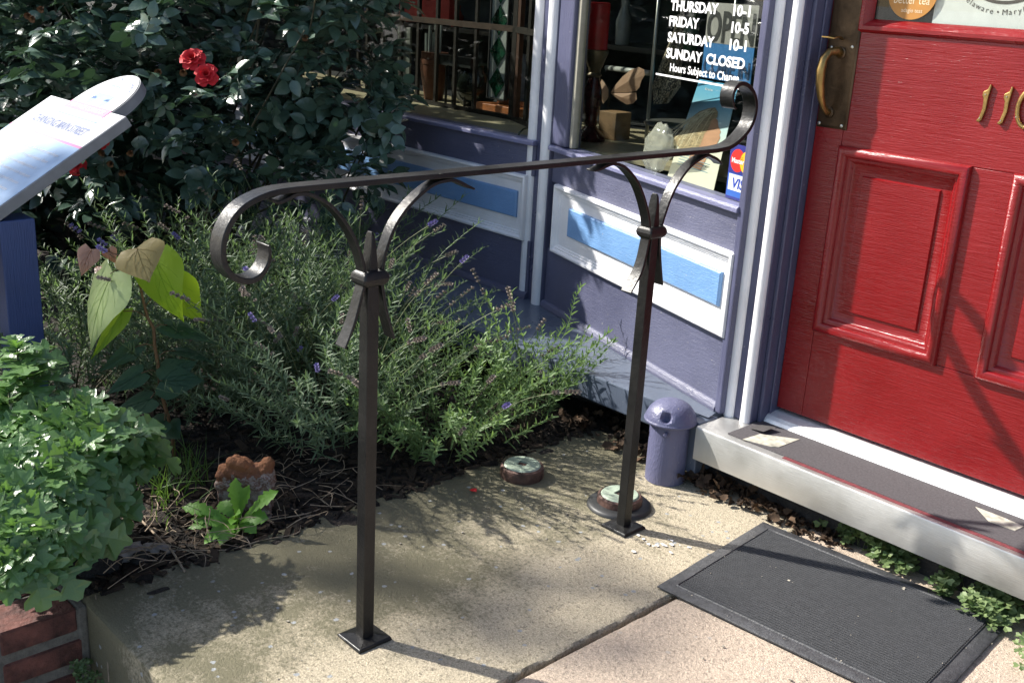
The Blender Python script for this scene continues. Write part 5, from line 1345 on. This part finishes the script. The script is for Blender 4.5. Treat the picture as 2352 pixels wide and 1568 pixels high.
# ---------------- dandelion
def zd3(a, b): return (393.2 + .23145 * a, 967.9 + .23145 * b)
dbp = G(*zd3(680, 1050)) + Vector((-.008, 0, .004))
DN = thing('dandelion', dbp, 'dandelion weed with toothed leaves growing at the edge of the landing', 'weed')
for (a, b, hw_, bk) in ((640, 565, 62, .01), (770, 635, 48, .0), (1055, 690, 62, -.02), (962, 960, 75, -.03), (845, 1100, 55, -.06), (620, 1150, 45, -.06), (490, 1222, 62, -.08), (330, 1212, 55, -.08), (170, 1060, 40, -.04), (112, 850, 60, .0), (485, 795, 68, .03), (360, 1010, 60, -.04), (205, 965, 60, -.02), (600, 1020, 40, -.07), (690, 900, 40, -.05)):
    P1 = facing(*zd3(a, b), dbp, bk)
    if P1.z < .006: P1 = G(*zd3(a, b), .008)
    ax = P1 - dbp; L = ax.length; Wd = hw_ * .23145 / FPX * 3.1
    def sh(t): return (.16 + .84 * (min(1, max(0, (t - .18) / .5)) ** 1.1)) * (1 if t < .78 else max(.03, 1 - ((t - .78) / .22) ** 1.6)) * (1 - .42 * ((t * 8) % 1))
    v, f = leaf_grid(L * 1.02, Wd * 1.15, sh, 40, .22, 0.0, .0012)
    arch = .16 * L if ax.z < .07 else .05 * L
    v = [(x, y, z + arch * math.sin(math.pi * min(1, x / L))) for x, y, z in v]
    MB().add(xf(lmat(dbp, ax, Vector((0, 0, 1)) - FWD * .9), v), f).build('leaf', M['dandelion'], DN, smooth='all', fix=False)

# ---------------- clover by the step, litter, mulch, twigs
def clover(mb, p, s, up):
    a = rnd.uniform(0, 6.28)
    for i in range(3):
        q = a + i * 2.094; d = Vector((math.cos(q), math.sin(q), 0))
        v = [(0, 0, 0), (s * .55, s * .48, s * .08), (s * .95, s * .38, s * .02), (s * .80, 0, -s * .08), (s * .95, -s * .38, s * .02), (s * .55, -s * .48, s * .08)]
        mb.add(xf(lmat(p, d + Vector((0, 0, rnd.uniform(-.25, .3))), up), v), [(0, 3, 2, 1), (0, 5, 4, 3)])
    mb.tube([Vector((p.x + rnd.uniform(-.015, .015), p.y + rnd.uniform(0, .02), min(.003, p.z - .01))), p], .0006, 3, cap=False)
cl = MB()
for i in range(560):
    u = rnd.random() ** .62; x = -1.26 + .72 * u; y = 2.285 - rnd.random() ** 1.5 * (.035 + .165 * min(1, max(0, (u - .2) / .5)) * (.5 + .5 * abs(nz(x, 0, 3, 9))))
    if noise.noise(Vector((x * 11, 7, 0))) < -.05: continue
    clover(cl, Vector((x, y, rnd.uniform(.012, .055))), rnd.uniform(.012, .021), Vector((rnd.uniform(-.8, .5), rnd.uniform(-.9, .1), 1)))
o = cl.build('clover', M['clover'], None, smooth=False, fix=False); tag(o, 'patch of small green clover growing under the steel step over the mat edge', 'clover', None, 'stuff')
cl = MB()
for i in range(40):
    clover(cl, Vector((rnd.uniform(-1.985, -1.93), rnd.uniform(.70, .735), rnd.uniform(-.19, -.11))), rnd.uniform(.007, .012), Vector((.6, -.5, 1)))
for i in range(26):
    p = G(rnd.uniform(2335, 2420), rnd.uniform(1455, 1530), .02); clover(cl, p, rnd.uniform(.010, .015), Vector((0, -.4, 1)))
o = cl.build('clover', M['clover'], None, smooth=False, fix=False); tag(o, 'sparse clover in the gap beside the brick wall and at the walk edge', 'clover', None, 'stuff')
def litter(mb, p, s):
    L = s; W_l = s * rnd.uniform(.25, .45); v, f = leaf_grid(L, W_l, lambda t: oval(t) * (1 + .35 * math.sin(t * 20)), 6, rnd.uniform(-.6, .8), rnd.uniform(-.6, .6), s * .06)
    mb.add(xf(lmat(p, rv() * Vector((1, 1, .45)), Vector((0, 0, 1)) + rv(.7)), v), f)
lb = MB()
for i in range(420):
    u = rnd.random() ** 1.5; litter(lb, Vector((-1.60 + .46 * u, 2.285 - rnd.random() ** 1.4 * (.10 - .04 * u), .004 + .035 * rnd.random() * (1 - u))), rnd.choice([rnd.uniform(.006, .016), rnd.uniform(.012, .036)]))
for i in range(150):
    litter(lb, Vector((rnd.uniform(-2.12, -1.72), 2.42 - rnd.random() ** .8 * .20, .006 + .02 * rnd.random())), rnd.uniform(.012, .045))
o = lb.build('leaf_litter', M['dryleaf'], None, smooth='all', fix=False); tag(o, 'dry brown leaf litter under the step and ledge', 'leaf litter', None, 'stuff')
# one larger star shaped leaf
ol = G(1712, 1128, .02); star = []
for i in range(10):
    q = i * math.pi / 5 + .3; r = .034 if i % 2 == 0 else .011; star.append(ol + Vector((r * math.cos(q), r * .8 * math.sin(q), .012 * math.sin(q * 2) + .006)))
tag(MB().add(star + [ol], [(i, (i + 1) % 10, 10) for i in range(10)]).build('fallen_leaf', M['dryleaf'], None, fix=False), 'brown star shaped fallen leaf under the steel step', 'leaf')
mu = MB()
for i in range(3800):
    x = -2.0 - rnd.random() ** 1.5 * 1.3; y = rnd.uniform(.78, 2.3)
    if x > -2.04 and rnd.random() < .6: continue
    p = Vector((x, y, max(bed_z(x, y), .0 if x > -2.03 else -1) + rnd.uniform(0, .008))); s = rnd.uniform(.006, .026)
    R = lmat(p, rv() * Vector((1, 1, .3)), Vector((0, 0, 1)) + rv(.4)); a, b, c = s, s * rnd.uniform(.2, .4), s * rnd.uniform(.08, .2)
    mu.hexa(xf(R, [(-a, -b, -c), (a, -b, -c), (a, b, -c), (-a, b, -c), (-a * .8, -b, c), (a * .7, -b * .6, c), (a * .9, b, c), (-a, b * .7, c)]))
o = mu.build('bark_mulch', M['mulch'], None, fix=False); tag(o, 'dark bark mulch covering the planting bed', 'mulch', None, 'stuff')
ds = MB()
for i in range(230):
    x = rnd.uniform(-2.36, -2.0); y = rnd.choice([rnd.uniform(.82, 1.1), rnd.uniform(1.0, 1.6)]); L = rnd.uniform(.03, .13); q = rnd.uniform(0, 6.28); p = Vector((x, y, max(.003, bed_z(x, y)) + rnd.uniform(.002, .03)))
    if x + L * math.cos(q) > -1.95: continue
    d = Vector((math.cos(q), math.sin(q), rnd.uniform(-.1, .15))) * L; k = rv(.02); k.z = abs(k.z)
    ds.tube(catmull([tuple(p), tuple(p + d * .5 + k), tuple(p + d)], 3), rnd.uniform(.0006, .0013), 3, cap=False)
o = ds.build('dry_stems', M['twig'], None, fix=False); tag(o, 'tangle of thin dry stems along the edge of the bed', 'dry stems', None, 'stuff')
gb = MB()
for i in range(120):
    c = rnd.choice([(400, 1120), (370, 1160), (330, 1090), (450, 1100), (430, 1060)]); p = G(c[0] + rnd.gauss(0, 22), c[1] + rnd.gauss(0, 18), 0); p.z = max(bed_z(p.x, p.y), -.01)
    d = Vector((rnd.uniform(-.6, .6), rnd.uniform(-.6, .6), 1)); L = rnd.uniform(.05, .13); v, f = leaf_grid(L, .0022, lambda t: 1 - t * .95, 4, .4, rnd.uniform(.2, .9)); gb.add(xf(lmat(p, d, rv() + Vector((0, 0, .2))), v), f)
o = gb.build('grass', M['grass'], None, smooth='all', fix=False); tag(o, 'thin green grass blades in the bed left of the rock', 'grass', None, 'stuff')
def twig(pts, r, label):
    tag(MB().tube(catmull([tuple(p) for p in pts], 4), r, 5).build('dry_twig', M['twig'], None, smooth='all'), label, 'twig', 'dry twigs on the bed edge')
twig([G(325, 1195, .02), G(362, 1232, .018), G(395, 1265, .012), G(424, 1312, .004)], .0026, 'pale straight dry twig lying from the bed onto the landing corner')
twig([G(610, 1195, .006), G(700, 1180, .010), G(742, 1165, .004)], .0015, 'thin curved dry stalk on the landing edge right of the dandelion')
twig([G(395, 1262, .006), G(520, 1262, .006), G(600, 1240, .006), G(680, 1225, .006), G(690, 1205, .005)], .0012, 'long looping dry stem on the landing in front of the dandelion')
twig([G(220, 1365, .006), G(228, 1440, -.04), G(245, 1500, -.08), G(250, 1565, -.12)], .0014, 'pale root hanging down the gap beside the brick wall')
pt_ = G(1087, 1127, .004); tag(MB().add([pt_ + Vector((-.011, -.004, 0)), pt_ + Vector((.002, -.009, .003)), pt_ + Vector((.012, .001, .002)), pt_ + Vector((.003, .009, .006)), pt_ + Vector((-.008, .006, .003))], [(0, 1, 2, 3, 4)]).build('fallen_petal', M['petal'], None, fix=False), 'single red rose petal on the landing near the lavender', 'petal')
# crumbs and pebbles on the paving
gr = MB()
for i in range(300):
    x, y = rnd.uniform(-2.0, -.6), rnd.uniform(.9, 2.2); s = rnd.uniform(.0005, .0011) if rnd.random() < .93 else rnd.uniform(.0014, .003); z = .001 if not (-1.34 < x < -.7 and y > 1.73) else .0125
    p = Vector((x, y, z)); gr.hexa([p + Vector((a * s * rnd.uniform(.6, 1.4), b * s * rnd.uniform(.6, 1.4), c * s)) for a, b, c in ((-1, -1, 0), (1, -1, 0), (1, 1, 0), (-1, 1, 0), (-1, -1, 1), (1, -1, 1), (1, 1, 1), (-1, 1, 1))])
o = gr.build('grit', plain('grit', (.3, .27, .22), .9, var=.9, vs=50), None, fix=False); tag(o, 'scattered grit and crumbs on the paving and mat', 'grit', None, 'stuff')

# ---------------- unseen street tree, boughs placed to dapple the bed
TR = thing('offscreen_tree', (-9.3, -2.2, -.36), 'unseen street tree whose boughs shade the planting bed', 'tree')
MB().tube([(-9.3, -2.2, -.36), (-9.25, -2.2, 2.0), (-9.0, -2.1, 4.0), (-8.4, -2.0, 5.4)], [.16, .13, .10, .05], 12).build('trunk', M['cane'], TR, smooth='all')
MB().tube([(-9.0, -2.1, 4.0), (-9.0, -1.2, 4.9), (-8.8, -.3, 5.5)], [.07, .05, .02], 8).build('limb', M['cane'], TR, smooth='all')
tb = MB()
def bough(c, r, n):
    for i in range(n):
        d = rv().normalized() * rnd.random() ** .4; p = Vector(c) + Vector((d.x * r[0], d.y * r[1], d.z * r[2]))
        if noise.noise(p * 2.3) < -.05: continue
        v, f = leaf_grid(.11, .035, oval, 4, .2, .2); tb.add(xf(lmat(p, rv(), rv() + Vector((0, 0, .6))), v), f)
bough((-8.04, -1.79, 5.63), (.55, .26, .45), 330); bough((-9.1, .9, 5.7), (.7, .5, .6), 200); bough((-9.6, -2.6, 5.2), (1.0, .9, .8), 500)
o = tb.build('crown', M['shrub_leaf'], TR, smooth='all', fix=False); o['kind'] = 'stuff'

fk = MB()
for i in range(16):
    p = G(rnd.choice([rnd.gauss(1490, 18), rnd.gauss(1520, 30)]), rnd.gauss(1252, 9), .0028); k = rnd.choice([5, 6, 7]); r = rnd.uniform(.002, .009)
    fk.add([p + Vector((r * rnd.uniform(.5, 1.2) * math.cos(6.283 * j / k), r * .7 * rnd.uniform(.5, 1.2) * math.sin(6.283 * j / k), .0002)) for j in range(k)], [tuple(range(k))])
o = fk.build('paint_flecks', plain('old_white_paint', (.62, .61, .60), .8, var=.2), None, fix=False); tag(o, 'spatter of old white paint flecks on the landing beside the rear post', 'paint flecks', None, 'stuff')
